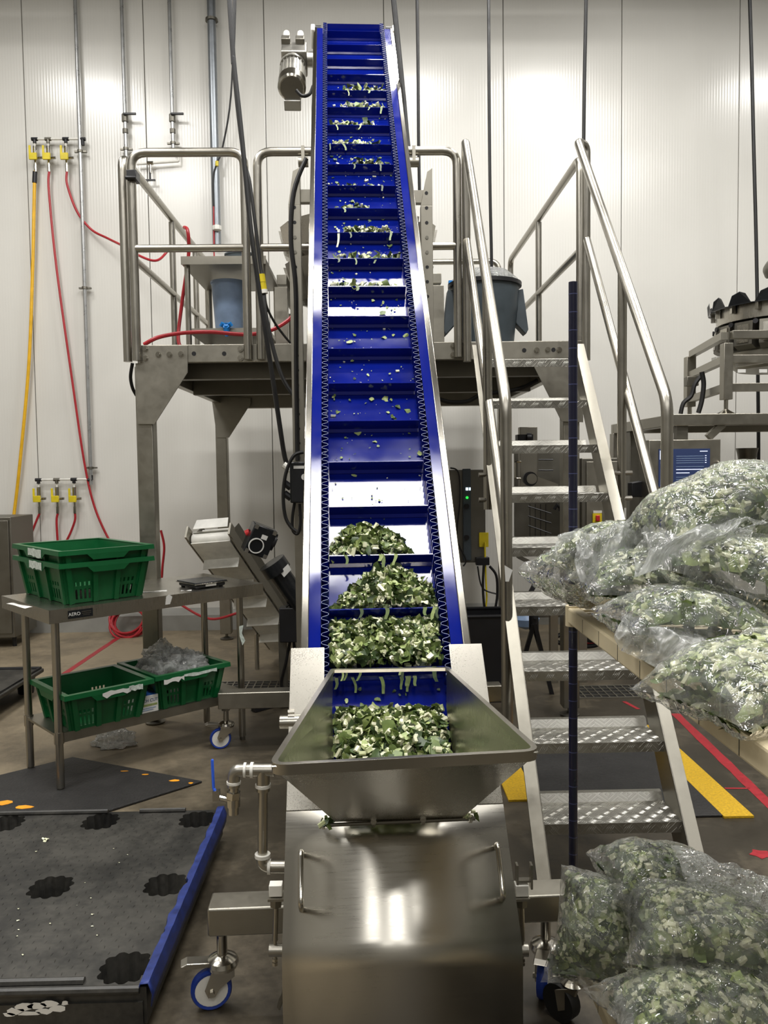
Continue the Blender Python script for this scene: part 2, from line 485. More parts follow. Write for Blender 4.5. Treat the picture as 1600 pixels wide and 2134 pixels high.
# ------------------------------------------------------------------ room shell
WY = 8.4
ZC = 7.7
struct('floor', MB().bb(-6.5, 8.0, -7.0, WY + 0.2, -0.1, 0.0), M['floor'], smooth=False)
struct('ceiling', MB().bb(-6.5, 8.0, -7.0, WY + 0.2, ZC, ZC + 0.1), M['ceiling'], smooth=False)
struct('wall_left', MB().bb(-6.6, -6.5, -7.0, WY + 0.2, 0, ZC), M['far_wall'], smooth=False)
struct('wall_right', MB().bb(8.0, 8.1, -7.0, WY + 0.2, 0, ZC), M['far_wall'], smooth=False)
struct('wall_front', MB().bb(-6.5, 8.0, -7.1, -7.0, 0, ZC), M['far_wall'], smooth=False)
wb = struct('wall_back', MB().bb(-6.5, 8.0, WY + 0.02, WY + 0.2, 0, ZC), M['seam'], smooth=False)
sx0 = at(64, 560, Y=WY).x
pw = (at(1540, 400, Y=WY).x - at(60, 400, Y=WY).x) / 6.0
k = -3
while True:
    x0 = sx0 + k * pw
    if x0 > 8.0: break
    a, b = max(x0 + 0.004, -6.5), min(x0 + pw - 0.004, 8.0)
    if b > a + 0.05:
        part('wall_panel', MB().bb(a, b, WY, WY + 0.02, 0.0, ZC), M['wall'], wb, smooth=False, bevel=0.004)
    k += 1
kb = at(100, 1281, Y=WY - 0.1).z
struct('baseboard_back', MB().prism([(-6.5, WY, 0), (-6.5, WY - 0.1, 0), (-6.5, WY - 0.1, kb - 0.03), (-6.5, WY, kb + 0.03)], (14.5, 0, 0)), M['curb'], smooth=False)

# lamp housings over the ceiling lights
def lamp_label(x, y):
    row = 'in the row nearest the back wall' if y > 5 else 'over the conveyor head' if y > 3 else 'over the hopper' if y > 0 else 'behind the viewer' if y > -4 else 'in the rearmost row behind the viewer'
    return 'grey ceiling lamp ' + row + ', ' + ('far left' if x < -2 else 'centre left' if x < 0 else 'centre' if x < 1 else 'centre right' if x < 2.6 else 'right' if x < 4.5 else 'far right')
for (lx_, ly_, lz_, ax_, ay_) in LAMPS:
    t = thing('ceiling_lamp_housing', lamp_label(lx_, ly_), 'ceiling lamp', (lx_, ly_, lz_), 0, 'ceiling lamps')
    part('lamp_case', MB().bb(lx_-ax_/2-.03, lx_+ax_/2+.03, ly_-ay_/2-.03, ly_+ay_/2+.03, lz_+.01, lz_+.07), M['curb'], t, bevel=.006)
    for sg in (-1, 1):
        part('hanger_rod', MB().cyl((lx_+sg*ax_*.4, ly_, lz_+.07), (lx_+sg*ax_*.4, ly_, ZC), .006, seg=6), M['curb'], t)

# trench drain grates in the floor
def grate(x0, x1, y0, y1, label):
    t = thing('drain_grate', label, 'drain', ((x0+x1)/2, (y0+y1)/2, 0), 0, 'trench drain grates')
    part('grate_frame', MB().bb(x0, x1, y0, y0+.02, 0, .008).bb(x0, x1, y1-.02, y1, 0, .008).bb(x0, x0+.02, y0+.02, y1-.02, 0, .008).bb(x1-.02, x1, y0+.02, y1-.02, 0, .008), M['steel_blast'], t, smooth=False)
    part('pit_shade_sheet', MB().bb(x0+.02, x1-.02, y0+.02, y1-.02, 0.0005, .0015), M['black_rubber'], t, smooth=False)  # flat black sheet on the floor, painted for the shade down the drain
    g = MB(); n = int((x1-x0)/0.055)
    for i in range(1, n): xx = x0 + (x1-x0)*i/n; g.bb(xx-.005, xx+.005, y0+.02, y1-.02, .001, .007)
    for i in range(1, 4): yy = y0 + (y1-y0)*i/4; g.bb(x0+.02, x1-.02, yy-.005, yy+.005, .002, .008)
    tag(part('grate_bars', g, M['steel_blast'], t, smooth=False), kind='stuff')
grate(-1.5, -0.45, 5.95, 6.25, 'steel trench drain grate behind the left caster of the conveyor')
grate(1.45, 2.35, 5.62, 5.95, 'steel trench drain grate seen beneath the stair treads')

# floor tape
def tape(p, q, wd, label, group='red tape lines on the floor'):
    p, q = V(p), V(q); d = (q-p).normalized(); n = V((-d.y, d.x, 0))*wd/2
    mb = MB(); N = max(2, int((q-p).length/0.12))
    L = []; R_ = []
    for i in range(N+1):
        c = p.lerp(q, i/N); j = 1 + random.uniform(-.12, .06)
        L.append(c+n*j); R_.append(c-n*j)
    for i in range(N):
        mb.prism([L[i], L[i+1], R_[i+1], R_[i]], (0, 0, 0.0012))
    one('floor_tape', mb, M['tape_red'], label, 'tape', group, smooth=False)
tape((-2.49, 8.15, .0005), (-2.50, 6.6, .0005), .055, 'red floor tape running from the hose coil towards the work table')
tape((1.99, 5.25, .0005), (1.86, 3.1, .0005), .06, 'long red floor tape beside the yellow edged mat at right')
tape(at(1510, 1643, Z=.0005), at(1562, 1643, Z=.0005), .016, 'short thin red tape branching off the long red line')
pt = at(1585, 1780, Z=0.0005)
mb = MB(); mb.prism([pt + V((math.cos(a)*r, math.sin(a)*r*0.9, 0)) for a, r in [(i*PI/5, .05 if i % 2 else .034) for i in range(10)]], (0, 0, .0012))
one('floor_tape', mb, M['tape_red'], 'small ragged red tape patch on the floor at right edge', 'tape', 'red tape lines on the floor', smooth=False)
tape(at(1330, 1478, Z=.0005), at(1300, 1462, Z=.0005), .03, 'short red tape dash glimpsed between the upper stair treads')

# mats
def mat_poly(name, poly, th, mat, label, extra=None):
    t = thing(name, label, 'mat', sum((V((p[0], p[1], 0)) for p in poly), V((0, 0, 0)))/len(poly))
    part('mat_body', MB().prism([(p[0], p[1], 0.001) for p in poly], (0, 0, th)), mat, t, smooth=False, bevel=0.004)
    return t
m1 = mat_poly('floor_mat', [(-0.90, 4.22), (-1.72, 4.62), (-2.9, 3.6), (-1.9, 3.3)], 0.012, M['mat_black'], 'worn black rubber floor mat with chipped orange edge under the work table')
def flake(px, py, a, b, par, z=.0135):
    c = at(px, py, Z=z); mb = MB()
    mb.prism([c + V((math.cos(q)*a*random.uniform(.7, 1.1), math.sin(q)*b*random.uniform(.7, 1.1), 0)) for q in [i*PI/4 for i in range(8)]], (0, 0, .001))
    part('edge_paint', mb, M['orange'], par, smooth=False)
for (px, py, a, b) in [(10, 1673, .045, .03), (50, 1682, .05, .022), (363, 1627, .03, .016), (398, 1632, .014, .01), (303, 1614, .022, .008), (258, 1607, .025, .006)]:
    flake(px, py, a, b, m1)
m2 = mat_poly('floor_mat', [(0.80, 3.68), (1.45, 3.68), (1.62, 3.68), (1.62, 5.0), (0.80, 5.0)], 0.011, M['mat_black'], 'black anti-fatigue mat with yellow borders under the stairs')
part('yellow_border', MB().prism([(1.62, 3.665, .001), (1.76, 3.665, .001), (1.76, 5.0, .001), (1.62, 5.0, .001)], (0, 0, .010)), M['mat_yellow'], m2, smooth=False)
part('yellow_border', MB().prism([(0.66, 3.9, .001), (0.80, 3.9, .001), (0.80, 5.0, .001), (0.66, 5.0, .001)], (0, 0, .010)), M['mat_yellow'], m2, smooth=False)

# ------------------------------------------------------------------ pipes and hoses on the back wall
PY = WY - 0.07
def wallpt(px, py, off=0.07): return at(px, py, Y=WY - off)
def clamp(par, p, r, name='pipe_clamp'):
    part(name, MB().cyl(p + V((0, 0, -.012)), p + V((0, 0, .012)), r*1.45, seg=12).bb(p.x-.06, p.x+.06, p.y, p.y+.03, p.z-.008, p.z+.008), M['steel_dark'], par)
def vpipe(name, px_top, px_bot, y0, y1, r, mat, label, clamps=(), off=0.07):
    b = wallpt(px_bot, y1, off); tpz = ZC - 0.02 if y0 <= 0 else wallpt(px_top, y0, off).z
    t = thing(name, label, 'pipe', (b.x, b.y, b.z))
    part('pipe', MB().cyl(b, (b.x, b.y, tpz), r, seg=14), mat, t)
    for cy in clamps:
        z = wallpt(px_bot, cy, off).z
        clamp(t, V((b.x, b.y, z)), r)
    return t, b
def manifold(px0, px1, py, drops, label, dropy, valve_y, hose_y, riser=None):
    """horizontal header with three drops, each ending in a yellow ball valve"""
    a = wallpt(px0, py); b = wallpt(px1, py); b.z = a.z
    t = thing('air_manifold', label, 'pipe manifold', (a.x, a.y, a.z-.3))
    part('header_pipe', MB().cyl(a, b, .011, seg=10), M['white_pipe'], t)
    ends = []
    for i, dx in enumerate(drops):
        p = wallpt(dx, py); p.z = a.z
        z1 = wallpt(dx, dropy).z; zv = wallpt(dx, valve_y).z; zh = wallpt(dx, hose_y).z
        part('tee_fitting', MB().cyl((p.x-.03, p.y, p.z), (p.x+.03, p.y, p.z), .018, seg=10).cyl(p, (p.x, p.y, p.z-.04), .017, seg=10), M['black'] if i != 1 else M['steel_dark'], t)
        part('drop_pipe', MB().cyl((p.x, p.y, p.z-.04), (p.x, p.y, z1), .009, seg=8), M['white_pipe'], t)
        v = part('ball_valve', MB().cyl((p.x, p.y, z1), (p.x, p.y, zv), .02, seg=10).cyl((p.x-.015, p.y, zv), (p.x+.07, p.y, zv+.005), .013, seg=8).lathe([(.013, 0), (.03, .01), (.03, .03), (.013, .04)], (p.x, p.y-.01, zv-.02), seg=8), M['chrome'], t)
        part('valve_handle', MB().bb(p.x-.045, p.x-.025, p.y-.05, p.y-.035, zv-.02, zv+.11).bb(p.x-.04, p.x+.035, p.y-.06, p.y-.035, zv-.03, zv+.035), M['yellow'], v, bevel=.003)
        part('hose_coupling', MB().cyl((p.x, p.y, zv-.02), (p.x, p.y, zh+.03), .012, seg=8).cyl((p.x, p.y, zh+.07), (p.x, p.y, zh), .016, seg=8), M['chrome'], t)
        ends.append(V((p.x, p.y, zh)))
    return t, ends
vpipe('vertical_pipe', 170, 190, 0, 1010, .019, M['pvc'], 'slim grey wall pipe feeding the manifolds, leftmost on the wall', (315, 600, 975))
t, e1 = manifold(70, 172, 290, (72, 100, 137), 'upper air manifold with three yellow valves on the left wall', 305, 330, 358)
part('elbow', MB().cyl(wallpt(172, 290), wallpt(172, 290)+V((0, 0, -.06)), .018, seg=10).cyl(wallpt(166, 290), wallpt(178, 290), .018, seg=10), M['black'], t)
t, e2 = manifold(80, 190, 1000, (80, 118, 154), 'lower air manifold with three yellow valves beside the platform leg', 1015, 1040, 1070)
part('elbow', MB().cyl(wallpt(190, 1000), wallpt(190, 990), .018, seg=10).cyl(wallpt(183, 1000), wallpt(193, 1000), .018, seg=10), M['black'], t)
for px, y1, label in ((263, 330, 'slim wall pipe with shutoff lever above the platform corner post'), (361, 318, 'slim wall pipe with shutoff lever above the left guardrail')):
    t, b = vpipe('vertical_pipe', px, px, 0, y1, .018, M['pvc'], label, (y1-20,))
    z = wallpt(px, 243).z
    part('shutoff_valve', MB().cyl((b.x, b.y, z-.05), (b.x, b.y, z+.02), .032, seg=10), M['steel_dark'], t)
    part('pipe_union', MB().cyl((b.x, b.y, z-.16), (b.x, b.y, z-.12), .028, seg=10), M['steel_dark'], t)
    part('lever', MB().bb(b.x, b.x+.12, b.y-.05, b.y-.03, z, z+.02).cyl((b.x, b.y, z+.01), (b.x, b.y-.05, z+.01), .01, seg=8), M['black'], t, bevel=.003)
# small manifold behind the guardrail
a = wallpt(285, 342); b = wallpt(372, 336)
t = thing('air_manifold', 'small manifold with one downward tap behind the left guardrail', 'pipe manifold', (a.x, a.y, a.z-.2))
part('header_pipe', MB().cyl(a, b, .012, seg=10).cyl(b, b+V((0, 0, .1)), .012, seg=10), M['white_pipe'], t)
p = wallpt(313, 340)
part('tap', MB().cyl(p, p+V((0, 0, -.1)), .013, seg=8).cyl(p+V((-.03, 0, 0)), p+V((.03, 0, 0)), .02, seg=8), M['chrome'], t)
part('tap_handle', MB().cyl(p+V((0, -.02, -.1)), p+V((0, -.02, -.16)), .01, seg=8).bb(p.x-.05, p.x+.05, p.y-.03, p.y-.01, p.z-.18, p.z-.165), M['black'], t)
# thick conduit with bracket
t, b = vpipe('cable_conduit', 446, 452, 0, 512, .042, M['conduit'], 'thick grey conduit running down the wall behind the platform', (42,), off=.09)
part('cable_tie', MB().lathe([(.02, -.03), (.045, -.02), (.045, .02), (.02, .03)], wallpt(452, 475, .14), seg=7), M['white'], t)
p0 = wallpt(452, 330, .14)
t2 = thing('coiled_cable', 'thin dark cable and red line taped along the thick conduit', 'cable', p0)
part('dark_cable', MB().tube([wallpt(489, 0, .25), wallpt(481, 200, .2), wallpt(463, 310, .14), wallpt(452, 340, .14), wallpt(444, 372, .14), wallpt(445, 430, .14)], .009, 8, smooth=6), M['cable'], t2)
part('red_line', MB().tube([wallpt(445, 430, .14), wallpt(446, 520, .14), wallpt(447, 600, .14)], .007, 8, smooth=4), M['red_hose'], t2)
part('yellow_tag', MB().cyl(wallpt(452, 336, .15), wallpt(452, 346, .15), .016, seg=8), M['yellow'], t2)

def hose(pts, r, mat, label, name='air_hose', cat='hose', group=None, seg=8, sm=8):
    return one(name, MB().tube(pts, r, seg, smooth=sm), mat, label, cat, group)
E1, E2, E3 = e1
t = thing('air_hose', 'yellow air hose hanging from the leftmost upper valve to the floor', 'hose', (E1.x, E1.y, 0), 0, 'hoses on the wall')
part('hose_body', MB().tube([E1, wallpt(72, 380), wallpt(68, 560), wallpt(60, 760), wallpt(42, 960), wallpt(28, 1080), wallpt(12, 1180, .3), wallpt(-10, 1260, .5)], .017, 8, smooth=8), M['yellow_hose'], t)
part('grip_sleeve', MB().cyl(wallpt(73, 358), wallpt(72, 381), .023, seg=10), M['black'], t)
hose([E2, wallpt(102, 400), wallpt(118, 560), wallpt(150, 790), wallpt(175, 960), wallpt(195, 1050), wallpt(222, 1115), wallpt(250, 1160)], .012, M['red_hose'], 'red air hose falling from the middle upper valve behind the green crates', group='hoses on the wall')
hose([E3, wallpt(140, 385), wallpt(160, 440), wallpt(190, 478), wallpt(225, 497, .15), wallpt(255, 512, .3), wallpt(295, 535, .6), wallpt(325, 543, .6), wallpt(345, 528, .5), wallpt(362, 500, .5)], .012, M['red_hose'], 'red air hose sweeping from the right upper valve to the platform rail', group='hoses on the wall')
F1, F2, F3 = e2
hose([F1, wallpt(76, 1085), wallpt(58, 1130), wallpt(40, 1170), wallpt(22, 1195)], .012, M['red_hose'], 'red air hose from the leftmost lower valve curving left', group='hoses on the wall')
hose([F2, wallpt(118, 1085), wallpt(120, 1125), wallpt(124, 1170)], .012, M['red_hose'], 'red air hose hanging straight from the middle lower valve', group='hoses on the wall')
hose([F3, wallpt(156, 1085), wallpt(147, 1110), wallpt(136, 1135), wallpt(130, 1170)], .012, M['red_hose'], 'red air hose from the right lower valve curving left', group='hoses on the wall')
# hose coil against the kerb
cc = at(268, 1293, Y=WY - 0.3)
mb = MB(); pts = []
for i in range(8*22):
    a = 2*PI*i/22; ring = i/22.0
    rr = .165 + .012*math.sin(ring*5.1) ; off = V((.02*math.sin(ring*2.1), -.012*(ring-4), -.02*math.cos(ring*1.7)))
    pts.append(cc + off + V((math.cos(a)*rr, 0.08*math.sin(a), math.sin(a)*rr*.82)))
mb.tube(pts, .011, 7)
one('hose_coil', mb, M['red_hose'], 'coiled red air hose standing against the kerb behind the table', 'hose', 'hoses on the wall')
hose([at(335, 1105, Y=7.9), at(342, 1140, Y=7.9), at(338, 1190, Y=7.9), at(340, 1230, Y=7.9), at(380, 1262, Y=7.8), at(440, 1290, Y=7.4), at(510, 1275, Y=7.3), at(545, 1292, Y=7.2), at(548, 1312, Y=7.1)], .012, M['red_hose'], 'red air hose behind the platform leg and under the takeaway conveyor')
# red hoses on platform
hose([at(392, 735, Y=5.9), at(372, 712, Y=5.9), at(378, 640, Y=5.95), at(392, 540, Y=5.95), at(393, 500, Y=5.9), at(390, 478, Y=5.9), at(384, 474, Y=5.95)], .013, M['red_hose'], 'red hose looped over the platform side rail and hanging down')
hose([at(300, 718, Y=5.5), at(330, 703, Y=5.5), at(380, 694, Y=5.6), at(440, 692, Y=5.6), at(510, 697, Y=5.6), at(560, 690, Y=5.6), at(600, 668, Y=5.6), at(618, 645, Y=5.6)], .014, M['red_hose'], 'red hose lying across the platform edge towards the conveyor column')

# grey metal cabinet edge at far left
c0 = at(0, 1078, Y=7.6); c1 = at(22, 1078, Y=7.6)
t = thing('steel_cabinet', 'grey steel cabinet standing against the wall at the left frame edge', 'cabinet', (c1.x-.3, 7.8, 0))
part('cabinet_body', MB().bb(c1.x-.6, c1.x, 7.6, 8.1, .1, c1.z), M['steel_dark'], t, bevel=.004)
part('cabinet_door', MB().bb(c1.x-.58, c1.x-.02, 7.585, 7.6, .14, c1.z-.03), M['steel_dark'], t, bevel=.003)
for dx in (-.55, -.05):
    part('leg', MB().cyl((c1.x+dx, 7.7, 0), (c1.x+dx, 7.7, .1), .02), M['black'], t)
# ------------------------------------------------------------------ main work platform
PF, PB = 5.20, 7.90
DZ = 2.43
XL, XR = -1.46, 1.37
plat = thing('work_platform', 'raised stainless work platform with tubular guardrails behind the blue conveyor', 'platform', (0, PF, 0))
part('front_beam', MB().bb(XL+.03, XR, PF, PF+.05, 2.32, DZ), M['steel_blast'], plat, bevel=.003)
part('deck', MB().bb(XL, XR, PF+.05, PB, 2.40, DZ), M['steel_dark'], plat, smooth=False)
part('side_beam', MB().bb(XL, XL+.06, PF+.05, PB, 2.27, 2.40), M['steel_blast'], plat, bevel=.003)
part('side_beam', MB().bb(XR-.06, XR, PF+.05, PB, 2.27, 2.40), M['steel_blast'], plat, bevel=.003)
part('rear_beam', MB().bb(XL+.06, XR-.06, PB-.08, PB, 2.22, 2.40), M['steel_blast'], plat, bevel=.003)
part('cross_beam', MB().bb(XL+.06, XR-.06, PF+.25, PF+.33, 2.24, 2.40), M['steel_dark'], plat, bevel=.003)
part('cross_beam', MB().bb(XL+.06, XR-.06, 6.6, 6.68, 2.24, 2.40), M['steel_dark'], plat, bevel=.003)
def pleg(x, y, wd=.105):
    l = part('leg', MB().bb(x-wd/2, x+wd/2, y-wd/2, y+wd/2, .06, 2.30), M['steel_blast'], plat, bevel=.006)
    part('levelling_foot', MB().lathe([(.06, 0), (.065, .012), (.03, .025), (.014, .03), (.014, .06)], (x, y, 0), seg=16), M['steel_dark'], l)
    return l
lx = at(305, 900, Y=PF+.05).x
pleg(lx, PF+.06); pleg(-1.40, PB-.06); pleg(1.295, PF+.06); pleg(1.295, PB-.06)
g = [at(px, py, Y=PF-.008) for px, py in ((296, 720), (391, 720), (391, 776), (322, 884), (286, 884), (282, 757), (296, 757))]
part('gusset_plate', MB().prism(g, (0, .008, 0)), M['steel_blast'], plat, smooth=False, bevel=.001)
g = [at(px, py, Y=PB-.12) for px, py in ((440, 825), (522, 830), (522, 842), (477, 912), (452, 912))]
part('gusset_plate', MB().prism(g, (0, .008, 0)), M['steel_blast'], plat, smooth=False)
g = [at(px, py, Y=PF-.008) for px, py in ((1112, 762), (1215, 760), (1215, 880), (1170, 878))]
part('gusset_plate', MB().prism(g, (0, .008, 0)), M['steel_blast'], plat, smooth=False)
def bolt(px, py, y, r=.013, par=plat):
    p = at(px, py, Y=y)
    part('bolt', MB().cyl(p, p+V((0, -.014, 0)), r, seg=6).cyl(p, p+V((0, -.004, 0)), r*1.4, seg=12), M['chrome'], par)
for px, py in ((303, 727), (303, 747), (330, 739), (353, 739), (377, 738), (501, 727), (501, 746)): bolt(px, py, PF-.008)
for px, py in ((944, 721), (944, 740), (1118, 730), (1141, 729), (1165, 729)): bolt(px, py, PF)
def hole(px, py, y, r=.014, par=plat):
    p = at(px, py, Y=y)
    part('hole_shade_disc', MB().cyl(p, p+V((0, -.0015, 0)), r, seg=14), M['black'], par)  # thin black disc stands in for the shade inside the hole
for px, py in ((404, 737), (467, 737), (1028, 731), (1092, 730), (1153, 729)): hole(px, py, PF)
# guardrails
RT, RM, RR = 3.600, 3.018, .027
def rail_frame(name, pa, pb, posts, r=RR, foot=2.33, tops=(RT, RM)):
    """hoop of tube from pa to pb (xy), rounded corners, mid rail, extra posts"""
    pa, pb = V(pa), V(pb)
    fr = part(name, MB().tube([(pa.x, pa.y, foot), (pa.x, pa.y, tops[0]), (pb.x, pb.y, tops[0]), (pb.x, pb.y, foot)], r, 14, fillet=.09), M['steel_tube'], plat)
    part('mid_rail', MB().cyl((pa.x, pa.y, tops[1]), (pb.x, pb.y, tops[1]), r*.9, seg=12), M['steel_tube'], fr)
    for q in posts:
        c = pa.lerp(pb, q)
        part('post', MB().cyl((c.x, c.y, foot), (c.x, c.y, tops[0]-r), r*.92, seg=12), M['steel_tube'], fr)
    return fr
xa = at(278, 500, Y=PF-.03).x; xb = at(512, 500, Y=PF-.03).x
rail_frame('guardrail', (xa, PF-.03), (xb, PF-.03), ())
xc = at(539, 500, Y=PF-.03).x; xd = at(953, 500, Y=PF-.03).x
rail_frame('guardrail', (xc, PF-.03), (xd, PF-.03), ())
xs = at(259, 500, Y=PF+.02).x
rail_frame('guardrail', (xs, PF+.02), (xs, PB), (.48, .80))
rail_frame('guardrail', (1.375, PF+.10), (1.375, PB-.02), (.50,))
rail_frame('guardrail', (0.55, PB+.03), (1.27, PB+.03), ())
p = at(276, 367, Y=PF-.05)
part('rail_clamp', MB().bb(p.x-.03, p.x+.03, p.y-.03, p.y+.06, p.z-.03, p.z+.03).cyl(p+V((-.035, -.03, -.02)), p+V((.03, -.03, -.02)), .012, seg=8), M['black'], plat, bevel=.004)

# ------------------------------------------------------------------ stairs
st = thing('staircase', 'steep stainless staircase with checker plate treads leading up to the platform', 'stairs', (.93, 3.1, 0))
SX0, SX1 = .66, 1.20
for k in range(1, 10):
    z = .25*k; y = 3.09 + .2*(k-1)
    prof = [(y, z), (y, z-.042), (y+.004, z-.042), (y+.004, z-.004), (y+.205, z-.004), (y+.225, z+.028), (y+.245, z+.030), (y+.245, z+.034), (y+.222, z+.032), (y+.202, z)]
    tr_o = part('tread', MB().prism([(SX0, a, b) for a, b in prof], (SX1-SX0, 0, 0)), M['checker'], st, smooth=False)
    bars = MB()
    def ridge(c, d, n_, up): bars.add([c-d, c+n_, c+d, c-n_, c+up], [(0, 3, 4), (3, 2, 4), (2, 1, 4), (1, 0, 4)])
    for i in range(15):
        for j in range(5):
            sg = 1 if (i+j) % 2 else -1
            for m_ in range(4):
                c = V((SX0+.018+i*.036, y+.022+j*.038, z)) + V((sg*(m_-1.5)*.006, (m_-1.5)*.006, 0))*1.0
                d = V((-sg*.011, .011, 0)) if sg > 0 else V((.011, .011, 0))
                d = V((sg*.011, -.011, 0)); ridge(c, d, V((d.y, -d.x, 0))*.16, V((0, 0, .0016)))
        if i % 2 == 0:
            for m_ in range(4):
                c = V((SX0+.03+i*.036+m_*.008, y, z-.021)); ridge(c, V((.009, 0, .013)), V((-.002, 0, .0014)), V((0, -.0014, 0)))
    tag(part('tread_bars', bars, M['alu'], tr_o, smooth=False), kind='stuff')
def stringer(x0, x1):
    # side plate with a flange turned along its front edge
    fr = [(2.905, .035), (4.755, 2.345)]
    d = V((0, fr[1][0]-fr[0][0], fr[1][1]-fr[0][1])).normalized()
    up = V((0, -d.z, d.y))
    a = V((x0, fr[0][0], fr[0][1])); b = V((x0, fr[1][0], fr[1][1]))
    poly = [a, b, b+V((0, .13, 0)), V((x0, a.y+.20, .035))]
    sgn = 1 if x1 > x0 else -1
    mb = MB().prism(poly, (sgn*.006, 0, 0))
    mb.prism([a, b, b+V((0, .008, 0)), a+V((0, .008, 0))], (x1-x0, 0, 0))
    s_ = part('stringer', mb, M['steel_blast'], st, smooth=False, bevel=.001)
    cxm = (x0+x1)/2
    part('levelling_foot', MB().lathe([(.058, 0), (.062, .012), (.035, .024), (.014, .03), (.014, .05)], (cxm, 3.0, 0), seg=18), M['steel_dark'], s_)
stringer(SX0, SX0-.055); stringer(SX1, SX1+.055)
HS = 1.25
def handrail(x, yb, zb, yt, xpost_top, mids):
    sl = (3.64-zb)/(yt-yb)
    top = V((x, yt, 3.64))
    el = V((x, yb, zb))
    h = part('handrail', MB().tube([V((xpost_top, yt+.02, 2.30)), V((xpost_top, yt+.02, top.z-.02)), top + V((0, -.05, -.02)), el, V((x, yb, .32 if x < 1 else .55))], .0265, 14, fillet=.075), M['steel_tube'], st)
    m0 = V((xpost_top, yt, top.z-.60)); m1 = V((x, yb+.0, zb-.60))
    part('mid_rail', MB().cyl(m0, m1, .024, seg=12), M['steel_tube'], h)
    for (py_, z0) in mids:
        zt = zb + (py_-yb)*sl
        part('post', MB().cyl((x, py_, z0), (x, py_, zt), .024, seg=12), M['steel_tube'], h)
        for dz in (.05, .18):
            part('bolt', MB().cyl((x-.05, py_-.01, z0+dz), (x+.05, py_-.01, z0+dz), .012, seg=8), M['chrome'], h)
handrail(.615, 3.66, 1.93, 5.14, .625, ((4.22, 1.42),))
handrail(1.305, 3.56, 1.92, 5.14, 1.375, ((4.20, 1.42),))
part('label_sticker', MB().sheet([at(1051, 1178, Y=3.63), at(1068, 1188, Y=3.63), at(1060, 1212, Y=3.63), at(1053, 1212, Y=3.63)], (0, -1, 0), .0006), M['paper'], st, smooth=False)

# ------------------------------------------------------------------ things standing on the platform
c = V((at(1010, 700, Y=6.4).x, 6.4, DZ))
tb = thing('waste_bin', 'grey round waste bin standing on the platform behind the stairs', 'bin', c)
hh = at(1010, 592, Y=6.4).z - DZ
part('bin_body', MB().lathe([(.20, 0), (.21, .01), (.245, hh*.62), (.255, hh*.66), (.265, hh-.02)], c, seg=28), M['bin_grey'], tb)
part('bin_rim', MB().lathe([(.262, hh-.03), (.285, hh-.03), (.285, hh), (.25, hh), (.25, hh-.03)], c, seg=28, cap=False), M['black'], tb)
for sg in (-1, 1):
    part('handle', MB().prism([c+V((sg*.25, -.06, hh-.06)), c+V((sg*.29, -.06, hh-.05)), c+V((sg*.33, -.06, hh*.42)), c+V((sg*.31, -.06, hh*.36)), c+V((sg*.23, -.06, hh*.5))], (0, .12, 0)), M['bin_grey'], tb, bevel=.006)
part('liner_edge', MB().lathe([(.27, hh-.02), (.255, hh+.03), (.18, hh+.09), (.02, hh+.10)], c, seg=20, cap=False), M['film'], tb)
part('blue_tag', MB().box(c+V((-.27, -.05, hh+.005)), (.03, .05, .02)), M['glove'], tb)

# two-tier stand
s0 = at(377, 535, Y=5.75); sz = s0.z - .02
sxa, sxb = s0.x, at(560, 560, Y=5.9).x
stn = thing('equipment_stand', 'two-tier stainless stand on the platform behind the left guardrail', 'stand', ((sxa+sxb)/2, 6.2, DZ))
part('upper_shelf', MB().bb(sxa, sxb, 5.75, 6.65, sz-.03, sz).bb(sxa, sxb, 5.74, 5.75, sz-.035, sz+.02), M['steel_blast'], stn, smooth=False)
lz = at(440, 684, Y=5.8).z
part('lower_shelf', MB().bb(sxa+.03, sxb, 5.8, 6.6, lz-.03, lz), M['steel_blast'], stn, smooth=False)
for xx in (sxa+.03, sxb-.03):
    for yy in (5.8, 6.6):
        part('leg', MB().cyl((xx, yy, DZ), (xx, yy, sz-.03), .02, seg=10), M['steel_tube'], stn)
b0 = at(476, 690, Y=6.0)
bt = thing('blue_bucket', 'translucent pale blue bucket on the lower tier of the stand', 'bucket', (b0.x, 6.05, lz))
bh = sz - lz - .09
part('bucket_body', MB().lathe([(.095, 0), (.10, .01), (.125, bh), (.13, bh), (.13, bh-.015), (.118, bh-.01), (.09, .02)], (b0.x, 6.05, lz), seg=24), M['pale_blue'], bt)
g0 = at(472, 680, Y=5.78)
mb = MB()
for i in range(5):
    a = -.9 + i*.45
    mb.tube([g0, g0+V((.02*math.sin(a), -.012, .012)), g0+V((.035*math.sin(a), -.018, -.012 if i % 2 else .02)), g0+V((.05*math.sin(a), -.01, .0))], .011, 7)
mb.lathe([(.01, -.07), (.02, -.05), (.022, -.02), (.03, 0), (.02, .02), (.005, .025)], g0, seg=10)
one('rubber_glove', mb, M['glove'], 'crumpled blue glove draped over the lower shelf edge under the bucket', 'glove')
g1 = at(488, 588, Y=6.3)
one('grey_tub', MB().lathe([(.07, 0), (.10, .01), (.115, .17), (.12, .17), (.12, .16), (.105, .155), (.08, .02)], (g1.x+.05, 6.3, sz), seg=4+16), M['bin_grey'], 'small grey tub standing on the upper tier of the stand', 'tub')

